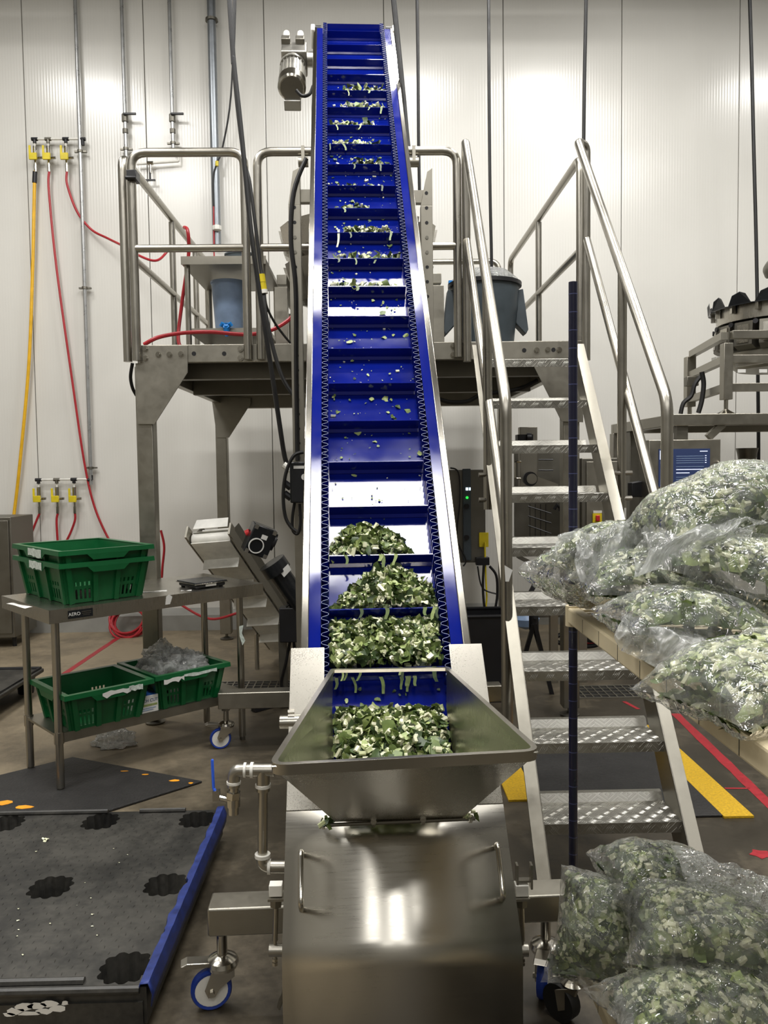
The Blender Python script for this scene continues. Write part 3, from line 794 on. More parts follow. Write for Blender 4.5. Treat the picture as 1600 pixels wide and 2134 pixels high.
# multihead weigher behind the conveyor
wc = V((at(748, 600, Y=6.35).x, 6.35, DZ))
wg = thing('multihead_weigher', 'stainless multihead weigher on the platform mostly hidden behind the conveyor', 'weighing machine', wc)
part('weigher_body', MB().lathe([(.30, .48), (.38, .55), (.38, .80), (.30, .95), (.25, 1.0)], wc, seg=16), M['steel'], wg, ang=20)
for i in range(14):
    a = 2*PI*i/14; R_ = Matrix.Rotation(a, 3, 'Z')
    cpt = wc + R_ @ V((.47, 0, .86))
    part('upper_bucket', MB().prism([wc + R_ @ V(q) for q in ((.40, -.085, .98), (.60, -.085, 1.0), (.56, -.085, .82), (.44, -.085, .76))], R_ @ V((0, .17, 0))), M['steel'], wg, smooth=False)
    part('lower_bucket', MB().prism([wc + R_ @ V(q) for q in ((.40, -.075, .72), (.57, -.075, .73), (.50, -.075, .50), (.42, -.075, .48))], R_ @ V((0, .15, 0))), M['steel_blast'], wg, smooth=False)
    part('bucket_arm', MB().bar(wc + R_ @ V((.38, 0, .78)), wc + R_ @ V((.54, 0, .76)), .04, .03), M['steel_dark'], wg)
for sx_, in ((-1,), (1,)):
    xp = at(587, 650, Y=5.85).x if sx_ < 0 else at(911, 650, Y=5.85).x
    for yy in (5.85, 6.85):
        part('support_post', MB().bb(xp-.045, xp+.045, yy-.04, yy+.04, DZ, at(600, 600, Y=5.85).z), M['steel_blast'], wg, bevel=.003)
    part('support_rail', MB().bb(xp-.035, xp+.035, 5.89, 6.81, 2.95, 3.02), M['steel_blast'], wg, bevel=.003)
part('centre_cone', MB().lathe([(.30, 1.0), (.16, 1.08), (.02, 1.12)], wc, seg=20), M['steel'], wg)

# ------------------------------------------------------------------ cables hanging from the ceiling
def cable(px0, pts, r, label, topz=ZC-.02):
    p = pts[0]; q = V((p.x, p.y, topz))
    one('hanging_cable', MB().tube([q, p.lerp(q, .5)] + pts, r, 8, smooth=6), M['cable'], label, 'cable', 'black cables hanging from above')
def ln(pp, Y0, Y1):
    n = len(pp); return [at(px, py, Y=Y0+(Y1-Y0)*i/(n-1)) for i, (px, py) in enumerate(pp)]
def cab2(pp, Y0, Y1, r, label):
    pts = ln(pp, Y0, Y1); d = (pts[0]-pts[1]).normalized(); q = pts[0] + d*((ZC-.02-pts[0].z)/max(d.z, .2))
    one('hanging_cable', MB().tube([q] + pts, r, 8, smooth=6), M['cable'], label, 'cable', 'black cables hanging from above')
cab2([(478, 0), (486, 120), (500, 250), (512, 370), (524, 490), (545, 640), (570, 800), (590, 935), (597, 965)], 4.75, 4.75, .014, 'thick black cable slanting down from the ceiling to the black control box')
cab2([(489, 0), (486, 100), (492, 200), (508, 330), (520, 380), (532, 470), (543, 560), (548, 575)], 5.0, 4.95, .011, 'thinner black cable crossing the thick one and ending in the yellow plug')
yp0, yp1 = at(544, 572, Y=4.95), at(550, 612, Y=4.95)
t = thing('cable_connector', 'yellow and white inline power connector hanging by the platform post', 'connector', yp1)
part('plug_shell', MB().cyl(yp0, yp0.lerp(yp1, .8), .022, seg=12).cyl(yp0.lerp(yp1, .36), yp0.lerp(yp1, .42), .0235, seg=12), M['yellow'], t)
part('plug_collar', MB().cyl(yp0.lerp(yp1, .8), yp1, .024, seg=12), M['white'], t)
one('power_lead', MB().tube(ln([(550, 612), (553, 650), (570, 730), (590, 790), (617, 832)], 4.95, 4.85), .012, 8, smooth=6), M['cable'], 'black lead curving from the yellow connector to the conveyor column', 'cable')
one('power_lead', MB().tube(ln([(551, 612), (556, 640), (572, 672), (590, 697), (606, 716)], 4.95, 5.6), .008, 8, smooth=6), M['cable'], 'thin black lead curving from the yellow connector to the platform deck', 'cable')
cab2([(820, 0), (832, 120), (840, 200), (848, 290), (853, 330)], 5.35, 5.3, .017, 'black cable slanting down along the right side of the conveyor head')
cab2([(869, 0), (871, 150), (872, 290), (874, 400)], 6.6, 6.6, .013, 'straight black cable hanging behind the right of the conveyor')
cab2([(1018, 0), (1019, 200), (1021, 400), (1024, 545), (1024, 690)], 7.2, 7.2, .014, 'black cable hanging straight down behind the left stair handrail')
cab2([(1221, 0), (1218, 150), (1216, 300), (1215, 500), (1214, 700)], 5.9, 5.9, .013, 'black cable hanging behind the right stair post')
cab2([(1562, 0), (1566, 130), (1570, 300), (1574, 450), (1577, 590), (1578, 700), (1580, 900), (1580, 1010)], 7.6, 7.6, .017, 'black cable hanging at the right edge behind the far weigher')
one('power_lead', MB().tube(ln([(276, 757), (272, 785), (276, 808), (284, 824)], 5.22, 5.3), .011, 8, smooth=6), M['cable'], 'short black lead bulging out beside the left gusset plate', 'cable')
one('power_lead', MB().tube(ln([(915, 832), (940, 838), (975, 836), (1005, 822), (1060, 815), (1095, 805), (1120, 792)], 5.5, 5.5), .014, 8, smooth=6), M['cable'], 'thick black lead sagging under the platform right of the conveyor', 'cable')
# ------------------------------------------------------------------ chopped greens
def rnd(a, b): return random.uniform(a, b)
def rand_rot():
    q = V((random.gauss(0, 1), random.gauss(0, 1), random.gauss(0, 1), random.gauss(0, 1)))
    from mathutils import Quaternion
    return Quaternion((q[0], q[1], q[2], q[3])).normalized().to_matrix()
def leaf(mb, p, size, R, mi):
    """curled irregular leaf scrap"""
    vs = []
    cu = rnd(-.5, .5); cv = rnd(-.35, .35); asp = rnd(.5, 1.0)
    for i in range(3):
        for j in range(3):
            kk = rnd(.35, 1.05) if (i != 1 and j != 1) else rnd(.8, 1.25)
            x = (i-1)*size*.5*kk; y = (j-1)*size*.5*asp*kk
            z = size*(cu*((i-1)**2) + cv*(j-1)**2*.8)*.5 + rnd(-.05, .05)*size
            vs.append(p + R @ V((x, y, z)))
    mb.add(vs, [(0, 3, 4, 1), (3, 6, 7, 4), (1, 4, 5, 2), (4, 7, 8, 5)], mi)
def stem(mb, p, size, R, mi):
    """thick pale chunk of stalk, slightly curved in section"""
    l, wd, h = size*rnd(.5, 1.0), size*rnd(.35, .7), size*rnd(.18, .32)
    vs = []
    c = rnd(.1, .5)*wd
    for x in (-1, 1):
        for (y, z0) in ((-1, 0), (0, c), (1, 0)):
            for z in (-.5, .5):
                vs.append(p + R @ V((x*l/2*rnd(.85, 1.1), y*wd/2, z0 + z*h)))
    q = lambda a, b, cc, d: (a, b, cc, d)
    fs = [(0, 2, 8, 6), (2, 4, 10, 8), (1, 7, 9, 3), (3, 9, 11, 5), (0, 6, 7, 1), (4, 5, 11, 10), (0, 1, 3, 2), (2, 3, 5, 4), (6, 8, 9, 7), (8, 10, 11, 9)]
    mb.add(vs, fs, mi)
def piece(mb, p, sc=.86, white=.3, R=None):
    R = R or rand_rot()
    u = random.random()
    if u < white:
        stem(mb, p, rnd(.013, .044)*sc, R, 3 if random.random() < .65 else 4)
    else:
        k = random.random()
        leaf(mb, p, rnd(.016, .060)*sc, R, 0 if k < .42 else (1 if k < .8 else 2))
def strip(mb, p, length, wd, dirv, mi):
    """limp leaf strip hanging down"""
    side = V((1, 0, 0)) * wd/2
    vs = []; n = 4
    off = V((rnd(-.3, .3), -.25, -1)).normalized()
    for i in range(n+1):
        t = i/n; c = p + off*length*t + V((math.sin(t*4+p.x*9)*.004, -.006*t, 0)); wv = 1-.3*t
        vs += [c - side*wv, c + side*wv]
    mb.add(vs, [(2*i, 2*i+1, 2*i+3, 2*i+2) for i in range(n)], mi)

# ------------------------------------------------------------------ the blue cleated incline conveyor
TH, AL = math.radians(2.0), math.radians(48.4)
CO = V((.0515, 2.5, .925))
CU_ = V((math.cos(TH), math.sin(TH), 0))
CD = V((-math.sin(TH)*math.cos(AL), math.cos(TH)*math.cos(AL), math.sin(AL)))
CN = V((math.sin(TH)*math.sin(AL), -math.cos(TH)*math.sin(AL), math.cos(AL)))
def Cv(x, s, n): return CO + CU_*x + CD*s + CN*n
def Cg(x, y, z):  # conveyor-aligned ground frame: x across, y along heading from Y=2.5, z up
    return V((CO.x, CO.y, 0)) + CU_*x + V((-math.sin(TH), math.cos(TH), 0))*y + V((0, 0, z))
RC = Matrix((CU_, CD, CN)).transposed()
RG = Matrix.Rotation(TH, 3, 'Z')
conv = thing('incline_conveyor', 'tall blue cleated incline conveyor with stainless feed hopper in the centre', 'conveyor', Cg(0, 0, 0), TH)
S0, S1, SF = .08, 5.10, 5.04
NB = -.07   # belt surface
HALF = .278
def cbar(x0, x1, s0, s1, n0, n1, mb=None):
    mb = mb or MB()
    return mb.box(Cv((x0+x1)/2, (s0+s1)/2, (n0+n1)/2), (abs(x1-x0), abs(s1-s0), abs(n1-n0)), RC)
for sg in (-1, 1):
    fr = part('side_frame', cbar(sg*.252, sg*HALF, S0, SF, -.20, 0), M['steel_frame'], conv, bevel=.003)
    part('edge_strip', cbar(sg*.213, sg*.252, S0, SF, -.012, -.006), M['belt'], conv, smooth=False)
    # bearing block at the head
    b = part('bearing_block', cbar(sg*.268, sg*.296, SF-.06, SF+.03, -.12, .01), M['white'], conv, bevel=.006)
    part('bearing_cap', MB().cyl(Cv(sg*.225, SF+.02, -.02), Cv(sg*.262, SF+.02, -.02), .022, seg=12), M['black'], b)
    for s_ in (1.15, 2.6, 3.9):
        part('frame_joint', cbar(sg*.2785, sg*.2805, s_, s_+.07, -.15, -.03), M['steel'], fr, smooth=False)
HR = .10
def path(t):
    """belt path: straight run, then round the head drum. returns s, n, (ds,dn) outward"""
    if t < S1: return t, NB, (0, 1)
    a = (t - S1) / HR
    return S1 + HR*math.sin(a), NB - HR + HR*math.cos(a), (math.sin(a), math.cos(a))
mb = MB(); ts = [-.56 + i*.0786 for i in range(72)] + [S1 + HR*2.4*i/14 for i in range(15)]
def beltpt(x, t, up=0):
    s_, n_, (ds, dn) = path(t); return Cv(x, s_ + ds*up, n_ + dn*up)
vs = []
for t in ts: vs += [beltpt(-.215, t), beltpt(.215, t)]
mb.add(vs, [(2*i, 2*i+1, 2*i+3, 2*i+2) for i in range(len(ts)-1)])
part('belt', mb, M['belt'], conv)
mb = MB(); mb.add([Cv(-.215, -.1, -.27), Cv(.215, -.1, -.27), Cv(.215, S1, -.27), Cv(-.215, S1, -.27)], [(0, 1, 2, 3)])
part('return_belt', mb, M['belt'], conv, solid=.004)
part('under_pan', cbar(-.25, .25, S0+.2, S1-.2, -.206, -.2), M['steel_blast'], conv, smooth=False)
for sg in (-1, 1):
    mb = MB(); vs = []; per = .031; am = .0115; th = .0016
    t = -.60; pts = []
    while t < S1 + HR*2.3:
        pts.append(t); t += per/10
    for i, t in enumerate(pts):
        ph = 2*PI*t/per
        x = sg*.1985 + am*math.sin(ph)
        # square-ish meander
        x = sg*.1985 + am*max(-1, min(1, 1.45*math.sin(ph)))
        sl = am*1.45*math.cos(ph)*2*PI/per if abs(1.45*math.sin(ph)) < 1 else 0
        ln_ = math.hypot(1, sl); ox, os = th*1/ln_, -th*sl/ln_
        for (dx, dt) in ((ox, os), (-ox, -os)):
            vs += [beltpt(x+dx/2, t+dt/2, 0), beltpt(x+dx/2, t+dt/2, .066)]
    fs = []; ms = []
    for i in range(len(pts)-1):
        a = 4*i; b = 4*(i+1)
        fs += [(a, b, b+1, a+1), (a+2, a+3, b+3, b+2)]; ms += [0, 0]
        fs += [(a+1, b+1, b+3, a+3)]; ms += [1]
    mb.add(vs, fs); mb.m = ms
    part('corrugated_sidewall', mb, [M['belt'], M['belt_edge']], conv)
PITCH, SK0 = .2225, .115
def cleat(t):
    mb = MB(); th = .0025
    prof = [(-.012, 0), (-.012, .004), (-th, .014), (-th*.8, .060), (th*.8, .060), (th, .014), (.012, .004), (.012, 0)]
    s_, n_, (ds, dn) = path(t)
    def pp(x, a, up): return Cv(x, s_ + ds*up + dn*a, n_ + dn*up - ds*a)
    mb.prism([pp(-.184, a, up) for a, up in prof], CU_*.368)
    return mb
for k in range(-2, 25):
    t = SK0 + PITCH*k
    if t > S1 - .05: break
    part('cleat', cleat(t), M['belt'], conv, smooth=False)
part('cleat', cleat(S1 + .03), M['belt'], conv, smooth=False)
part('head_drum', MB().cyl(Cv(-.21, S1, NB-HR), Cv(.21, S1, NB-HR), HR-.004, seg=24), M['black'], conv)
# lower casing: front cover that bends over the tail drum
HW = .306
SB = -.675    # where the cover starts to bend
prof = []
for s_ in (.17, 0, -.2, -.40): prof.append(('u', s_))
def cov(s_, n_): p = Cv(0, s_, n_); return p
cv_pts = []
R_ = .105
cen_n = .034 - R_
sc_ = SB
for i in range(13):
    a = (PI/2 - AL) * i/12   # 0 .. 41.6 deg until vertical
    cv_pts.append((sc_ - R_*math.sin(a), cen_n + R_*math.cos(a)))
lowpts = [Cv(0, s_, n_) for s_, n_ in cv_pts]
end = lowpts[-1]
tail = [V((end.x, end.y, z)) for z in (.26, .20, .155)]
back = [tail[-1] + V((0, .03, -.02)), tail[-1] + V((0, .09, -.03))]
sheet = [Cv(0, -.345, .034), Cv(0, -.45, .034), Cv(0, -.55, .034)] + lowpts + [q for q in tail if q.z < end.z - .005] + back
mb = MB(); vs = []
for q in sheet: vs += [q - CU_*HW, q + CU_*HW]
mb.add(vs, [(2*i, 2*i+1, 2*i+3, 2*i+2) for i in range(len(sheet)-1)])
cover = part('front_cover', mb, M['steel_sheet'], conv, solid=.003, ang=25)
# upper cover: strips left and right of the feed opening
for sg in (-1, 1):
    part('upper_cover', cbar(sg*.20, sg*HW, -.343, .17, .031, .036), M['steel'], conv, smooth=False, bevel=.001)
part('upper_cover', cbar(-.20, .20, -.343, -.30, .031, .036), M['steel_sheet'], conv, smooth=False)
# side plates
for sg in (-1, 1):
    poly = [Cv(sg*HW, .17, .03), Cv(sg*HW, -.34, .03)] + [Cv(sg*HW, s_, n_-.004) for s_, n_ in cv_pts] + [q + CU_*sg*HW + V((0, .004, 0)) for q in tail] + [V((end.x, end.y+.30, .16)) + CU_*sg*HW, Cv(sg*HW, -.5, -.38), Cv(sg*HW, .17, -.34)]
    sp = part('side_plate', MB().prism(poly, CU_*(-sg*.003)), M['steel'], conv, smooth=False)
p = Cv(-HW-.005, -.95, -.05)
part('lower_tab', MB().sheet([at(592, 2040, Y=2.1), at(590, 2085, Y=2.1), at(582, 2105, Y=2.1), at(578, 2098, Y=2.1), at(582, 2083, Y=2.1), at(588, 2070, Y=2.1)], (1, .2, 0), .003), M['steel_dark'], conv, smooth=False)
# grab handles
for (a, b) in (((627, 1772), (627, 1888)), ((1036, 1757), (1049, 1868))):
    pts = []
    for (px, py) in (a, b):
        # on the cover plane lifted by .045
        o = V((0, 0, EYE)); d = (at(px, py, Y=2.2) - o)
        tpar = (CO + CN*.075 - o).dot(CN) / d.dot(CN); pts.append(o + d*tpar)
    q0, q1 = pts
    up0, up1 = q0 - CN*.04, q1 - CN*.04
    h = part('grab_handle', MB().tube([up0, q0, q1, up1], .0075, 12, fillet=.022), M['chrome'], cover)
# hopper -------------------------------------------------------------
rz_ = 1.02
FL, FR = at(566, 1597, Z=rz_), at(1121, 1567, Z=rz_)
BL, BR = at(693, 1398, Z=rz_), at(931, 1394, Z=rz_)
HBL, HBR = at(699, 1712, Y=2.195), at(962, 1704, Y=2.205)
KBL, KBR = Cv(-.178, -.03, .0), Cv(.178, -.03, .0)
KFL, KFR = Cv(-.175, -.40, .028), Cv(.175, -.40, .028)
# lower back corners are just under the rim bar; lower front corners meet the hinge line
hop = part('hopper', MB().add([FL, FR, HBR, HBL], [(0, 1, 2, 3)]).add([FL, HBL, KBL, BL], [(0, 1, 2, 3)]).add([FR, BR, KBR, HBR], [(0, 1, 2, 3)]), M['steel'], conv, solid=.003, smooth=False)
for nm, (a, b, c, d) in (('x', (FL, HBL, KBL, BL)), ):
    pass
def rim_loop(pts, wd, z0, z1, fil):
    """rectangular section swept round a level closed loop with rounded corners"""
    q = []; n = len(pts)
    for i in range(n):
        a_, b_, c_ = pts[i-1], pts[i], pts[(i+1) % n]; L = fil[i]
        p0 = b_ + (a_-b_).normalized()*L; p2 = b_ + (c_-b_).normalized()*L
        for k in range(6):
            t = k/5; q.append(p0*(1-t)**2 + b_*2*t*(1-t) + p2*t*t)
    m = len(q); vs = []
    for i in range(m):
        d = (q[(i+1) % m] - q[i-1]).normalized(); o_ = V((d.y, -d.x, 0)).normalized()*wd/2
        zz = z0 if q[i].y < pts[0].lerp(pts[3], .3).y else z0 + (-.005-z0)*min(1, (q[i].y-pts[0].lerp(pts[3], .3).y)/.45)
        vs += [q[i]-o_+V((0, 0, zz)), q[i]+o_+V((0, 0, zz)), q[i]+o_+V((0, 0, z1)), q[i]-o_+V((0, 0, z1))]
    fs = []
    for i in range(m):
        j = (i+1) % m
        for k in range(4): fs.append((4*i+k, 4*i+(k+1) % 4, 4*j+(k+1) % 4, 4*j+k))
    return MB().add(vs, fs)
part('hopper_rim', rim_loop([FL, FR, BR, BL], .014, -.019, .005, (.035, .035, .006, .006)), M['steel_tube'], hop, bevel=.003)
hg0, hg1 = at(668, 1720, Y=2.19), at(990, 1706, Y=2.20)
hg = part('hinge_bar', MB().cyl(hg0, hg1, .0055, seg=8), M['steel_dark'], conv)
for q in (.02, .34, .66, .97):
    c = hg0.lerp(hg1, q)
    part('hinge_bolt', MB().cyl(c+CN*-.012, c+CN*.010, .009, seg=6), M['chrome'], hg)
# drain pipework on the left
Yd = 2.34
def dp(px, py): return at(px, py, Y=Yd)
dr = part('drain_pipe', MB().cyl(dp(548, 1645), dp(547, 1782), .0145, seg=14).tube([dp(546, 1785), dp(548, 1800), dp(562, 1806), dp(600, 1806)], .018, 12, fillet=.03), M['steel_tube'], conv)
part('tee_fitting', MB().cyl(dp(520, 1605), dp(572, 1605), .019, seg=14).cyl(dp(548, 1605), dp(548, 1648), .020, seg=14).cyl(dp(572, 1606), dp(612, 1607), .011, seg=12), M['steel_tube'], dr)
part('elbow_fitting', MB().tube([dp(520, 1605), dp(487, 1605), dp(487, 1640)], .0185, 14, fillet=.03), M['steel_tube'], dr)
for (a, b, r) in (((508, 1605), (513, 1605), .022), ((522, 1605), (528, 1605), .023), ((487, 1628), (487, 1633), .021), ((548, 1634), (548, 1640), .023), ((547, 1779), (547, 1786), .023), ((558, 1806), (564, 1806), .022)):
    part('pipe_collar', MB().cyl(dp(*a), dp(*b), r, seg=14), M['white_pipe'], dr)
vb = part('ball_valve', MB().cyl(dp(487, 1636), dp(487, 1650), .014, seg=12).cyl(dp(487, 1650), dp(486, 1664), .021, seg=6).cyl(dp(486, 1664), dp(486, 1680), .020, seg=14).cyl(dp(486, 1680), dp(486, 1696), .0165, seg=12).cyl(dp(474, 1666), dp(456, 1662), .008, seg=10).box(dp(451, 1657), (.02, .02, .03)), M['chrome'], dr)
part('valve_lever', MB().bar(dp(445, 1645), dp(442, 1582), .012, .008, up=(1, 0, 0)).bar(dp(452, 1656), dp(445, 1642), .012, .008, up=(1, 0, 0)), M['blue_plastic'], vb, bevel=.004)
# belt tensioners either side
def tensioner(px, sg, dxs):
    Yt = 2.20
    def q(x, y): return at(px + sg*x, y, Y=Yt)
    tn = part('tensioner', MB().cyl(q(0, 1885), q(-2, 1960), .0075, seg=10).cyl(q(-2, 1955), q(-2, 2008), .005, seg=8), M['steel_tube'], conv)
    part('clevis', MB().bb(q(-14, 0).x-.002, q(-14, 0).x+.004, Yt-.012, Yt+.012, q(0, 1850).z, q(0, 1800).z).bb(q(16, 0).x-.004, q(16, 0).x+.002, Yt-.012, Yt+.012, q(0, 1850).z, q(0, 1800).z).bb(q(-14, 0).x if sg > 0 else q(16, 0).x, q(16, 0).x if sg > 0 else q(-14, 0).x, Yt-.01, Yt+.01, q(0, 1836).z, q(0, 1832).z), M['chrome'], tn)
    part('slide_block', MB().box(q(0, 1852), (.036, .03, .032)), M['white'], tn, bevel=.002)
    part('bracket_plate', MB().box(q(8, 1868), (.062, .045, .007)), M['steel_blast'], tn)
    part('lock_nut', MB().cyl(q(0, 1872), q(0, 1888), .017, seg=6), M['steel_dark'], tn)
    part('drum_shaft', MB().cyl(q(-14, 1980), q(30, 1980), .017, seg=16), M['steel_tube'], tn)
    part('adjust_nut', MB().cyl(q(-2, 1997), q(-2, 2003), .008, seg=6).cyl(q(-2, 2005), q(-2, 2011), .008, seg=6), M['chrome'], tn)
tensioner(575, 1, 0); tensioner(1086, -1, 0)
p = at(592, 1505, Y=2.42)
part('stub_shaft', MB().cyl(p + V((-.012, 0, 0)), p + V((.05, 0, 0)), .021, seg=18), M['chrome'], conv)
for yy in (1483, 1492): 
    q = at(600, yy, Y=2.42); part('bolt', MB().cyl(q, q+V((.02, 0, 0)), .007, seg=6), M['chrome'], conv)
# base frame
fb = Cg(0, -.08, .27)
b0, b1 = at(440, 1905, Y=2.42), at(1180, 1885, Y=2.45)
zt, zb_ = at(445, 1892, Y=2.36).z, at(445, 1950, Y=2.36).z
part('base_beam', MB().box(((b0.x+b1.x)/2, 2.42, (zt+zb_)/2), (b1.x-b0.x, .10, zt-zb_), RG), M['steel_blast'], conv, bevel=.006)
r0, r1 = at(458, 1460, Y=4.75), at(1045, 1445, Y=4.75)
rzt, rzb = at(460, 1442, Y=4.70).z, at(460, 1476, Y=4.70).z
part('base_beam', MB().box(((r0.x+r1.x)/2, 4.75, (rzt+rzb)/2), (r1.x-r0.x, .10, rzt-rzb), RG), M['steel_blast'], conv, bevel=.006)
for sg in (-1, 1):
    part('base_rail', MB().bar(Cg(sg*.26, -.03, (zt+zb_)/2), Cg(sg*.30, 2.2, (rzt+rzb)/2), .07, .07), M['steel_blast'], conv, bevel=.004)
    # tall drilled columns carrying the conveyor
    cxw = Cg(sg*.375, 2.25, 0)
    zt_ = 3.28
    col = part('support_column', MB().bb(cxw.x-.034, cxw.x+.034, cxw.y-.03, cxw.y+.03, rzt, zt_-.15).prism([(cxw.x-.034, cxw.y-.03, zt_-.15), (cxw.x+.034, cxw.y-.03, zt_-.15), (cxw.x+.034, cxw.y-.03, zt_+.06), (cxw.x+.005*sg+.0, cxw.y-.03, zt_+.04)], (0, .06, 0)), M['steel_blast'], conv, smooth=False, bevel=.002)
    for i in range(24):
        z = 3.2 - i*.083
        if z < 1.2: break
        part('hole_shade_disc' if i % 5 not in (3, 4) else 'column_bolt', MB().cyl((cxw.x, cxw.y-.0305, z), (cxw.x, cxw.y-.034 if i % 5 in (3, 4) else cxw.y-.0318, z), .010, seg=10), M['black'] if i % 5 not in (3, 4) else M['steel_dark'], col)  # column holes are black discs, their inner shade put into the colour
    part('mounting_arm', MB().bar(cxw + V((0, .05, 3.2)), cxw + V((-sg*.11, .05, 3.2)), .05, .07), M['steel_blast'], conv)
# casters
def caster(x, y, ztop, rz, name='caster', dark=False):
    R_ = Matrix.Rotation(rz, 3, 'Z'); c = V((x, y, 0)); r = .062
    def q(a, b, z): return c + R_ @ V((a, b, z))
    cs = part(name, MB().cyl(q(0, 0, .155), q(0, 0, ztop), .016, seg=12).cyl(q(0, 0, ztop-.03), q(0, 0, ztop), .026, seg=6).lathe([(.02, .165), (.045, .152), (.05, .14), (.046, .128), (.03, .125)], c, seg=18), M['chrome'], conv)
    wc_ = q(-.035, 0, r)
    ax = R_ @ V((0, 1, 0))
    part('wheel', MB().cyl(wc_ - ax*.014, wc_ + ax*.014, r*.80, seg=24).cyl(wc_ - ax*.018, wc_ + ax*.018, r*.30, seg=16), M['white'], cs)
    tyre = MB(); seg = 28; vs = []
    RX = Matrix((R_ @ V((1, 0, 0)), V((0, 0, 1)), ax)).transposed()
    tyre.lathe([(r*.80, -.015), (r*.93, -.017), (r, -.010), (r, .010), (r*.93, .017), (r*.80, .015)], wc_, RX, 28, cap=False)
    part('tyre', tyre, M['blue_tyre'], cs)
    for sg in (-1, 1):
        pl = [q(.035, sg*.024, .135), q(-.03, sg*.024, .135), q(-.055, sg*.024, r+.01), q(-.045, sg*.024, r-.014), q(-.025, sg*.024, r-.014), q(-.01, sg*.024, r+.01), q(.035, sg*.024, .105)]
        part('fork', MB().prism(pl, ax*sg*.003), M['chrome'], cs, smooth=False)
    part('axle_bolt', MB().cyl(wc_-ax*.035, wc_+ax*.035, .009, seg=6), M['chrome'], cs)
    part('brake_pedal', MB().prism([q(-.02, -.02, .138), q(-.105, -.022, .142), q(-.125, -.022, .152), q(-.105, -.022, .160), q(-.02, -.02, .150)], ax*.044), M['steel_tube'], cs, smooth=False, bevel=.003)
    return cs
cf = at(462, 2000, Y=2.42)
caster(cf.x, 2.43, zb_, math.radians(12)); caster(b1.x-.06, 2.47, zb_, math.radians(70))
cr_ = at(470, 1490, Y=4.75)
caster(cr_.x, 4.76, rzb, math.radians(15)); caster(r1.x-.1, 4.76, rzb, math.radians(-30))
# drive motor at the head
def mp(a, s_, n_): return Cv(a, s_, n_)
mx = -.415
mt = part('drive_motor', MB().cyl(mp(mx, 4.62, -.10), mp(mx, 4.36, -.10), .078, seg=24).cyl(mp(mx, 4.63, -.10), mp(mx, 4.66, -.10), .088, seg=24), M['alu'], conv)
for i in range(22):
    a = 2*PI*i/22; dx, dn = math.cos(a), math.sin(a)
    part('cooling_fin', MB().bar(mp(mx+dx*.082, 4.61, -.10+dn*.082), mp(mx+dx*.082, 4.44, -.10+dn*.082), .004, .012, up=CU_*dx+CN*dn), M['alu'], mt)
part('fan_cowl', MB().lathe([(.092, 0), (.092, .08), (.08, .092)], mp(mx, 4.43, -.10), Matrix((CU_, CN, -CD)).transposed(), 24), M['chrome'], mt)
part('fan_grille', MB().cyl(mp(mx, 4.34, -.10), mp(mx, 4.335, -.10), .074, seg=24).cyl(mp(mx, 4.336, -.10), mp(mx, 4.332, -.10), .02, seg=12), M['steel_dark'], mt)
gb = part('gearbox', MB().box(mp(mx+.01, 4.74, -.09), (.17, .15, .17), RC).cyl(mp(mx, 4.74, -.09), mp(-.27, 4.74, -.09), .05, seg=16), M['alu'], mt, bevel=.01)
for dx in (-.045, .05):
    part('bleed_valve', MB().cyl(mp(mx+dx, 4.79, -.01), mp(mx+dx, 4.93, .0), .022, seg=10), M['white'], gb)
    part('valve_body', MB().box(mp(mx+dx, 4.80, 0), (.06, .06, .06), RC), M['steel_dark'], gb, bevel=.006)
part('terminal_box', MB().box(mp(mx, 4.36, -.20), (.11, .10, .07), RC), M['alu'], mt, bevel=.006)
part('motor_cable', MB().tube([at(617, 188, Y=5.35), at(630, 200, Y=5.35), at(645, 196, Y=5.35), at(652, 180, Y=5.4)], .011, 8, smooth=5), M['cable'], mt)
# small roller brackets where the rail meets the frame
for px, py in ((632, 338), (862, 338)):
    p = at(px, py, Y=5.15); part('roller_bracket', MB().cyl(p+V((-.03, 0, 0)), p+V((.03, 0, 0)), .03, seg=14).bb(p.x-.01, p.x+.01, p.y-.03, p.y+.03, p.z, p.z+.09), M['steel_blast'], conv)
# control box on the left column
cb0 = at(625, 1005, Y=4.62)
cb = thing('control_box', 'black motor control box with cables on the left conveyor column', 'control box', (cb0.x, 4.62, cb0.z-.11))
part('box_housing', MB().box(cb0, (.105, .10, .23)), M['black_gloss'], cb, bevel=.008)
part('box_logo', MB().box(cb0 + V((.0, -.0505, .085)), (.06, .001, .016)), M['paper'], cb)
part('dial', MB().cyl(cb0 + V((.03, -.05, .03)), cb0 + V((.03, -.056, .03)), .018, seg=16), M['paper'], cb)
for dz in (.09, -.01, -.07):
    part('cable_gland', MB().cyl(cb0 + V((-.05, -.01, dz-.02)), cb0 + V((-.09, -.01, dz+.01)), .020, seg=10), M['white'] if dz > .05 else M['black'], cb)
part('cable_loop', MB().tube([at(px, py, Y=4.55) for px, py in ((632, 942), (612, 950), (596, 985), (590, 1030), (594, 1075), (606, 1098), (618, 1108))], .010, 8, smooth=6), M['cable'], cb)
part('cable_loop', MB().tube([at(px, py, Y=4.6) for px, py in ((614, 1045), (609, 1080), (610, 1105), (620, 1112), (626, 1090), (624, 1050))], .009, 8, smooth=6), M['cable'], cb)
part('column_cable', MB().tube([at(px, py, Y=4.70) for px, py in ((638, 330), (612, 400), (606, 500), (616, 600), (617, 760), (619, 900), (620, 960))], .013, 8, smooth=6), M['cable'], cb)

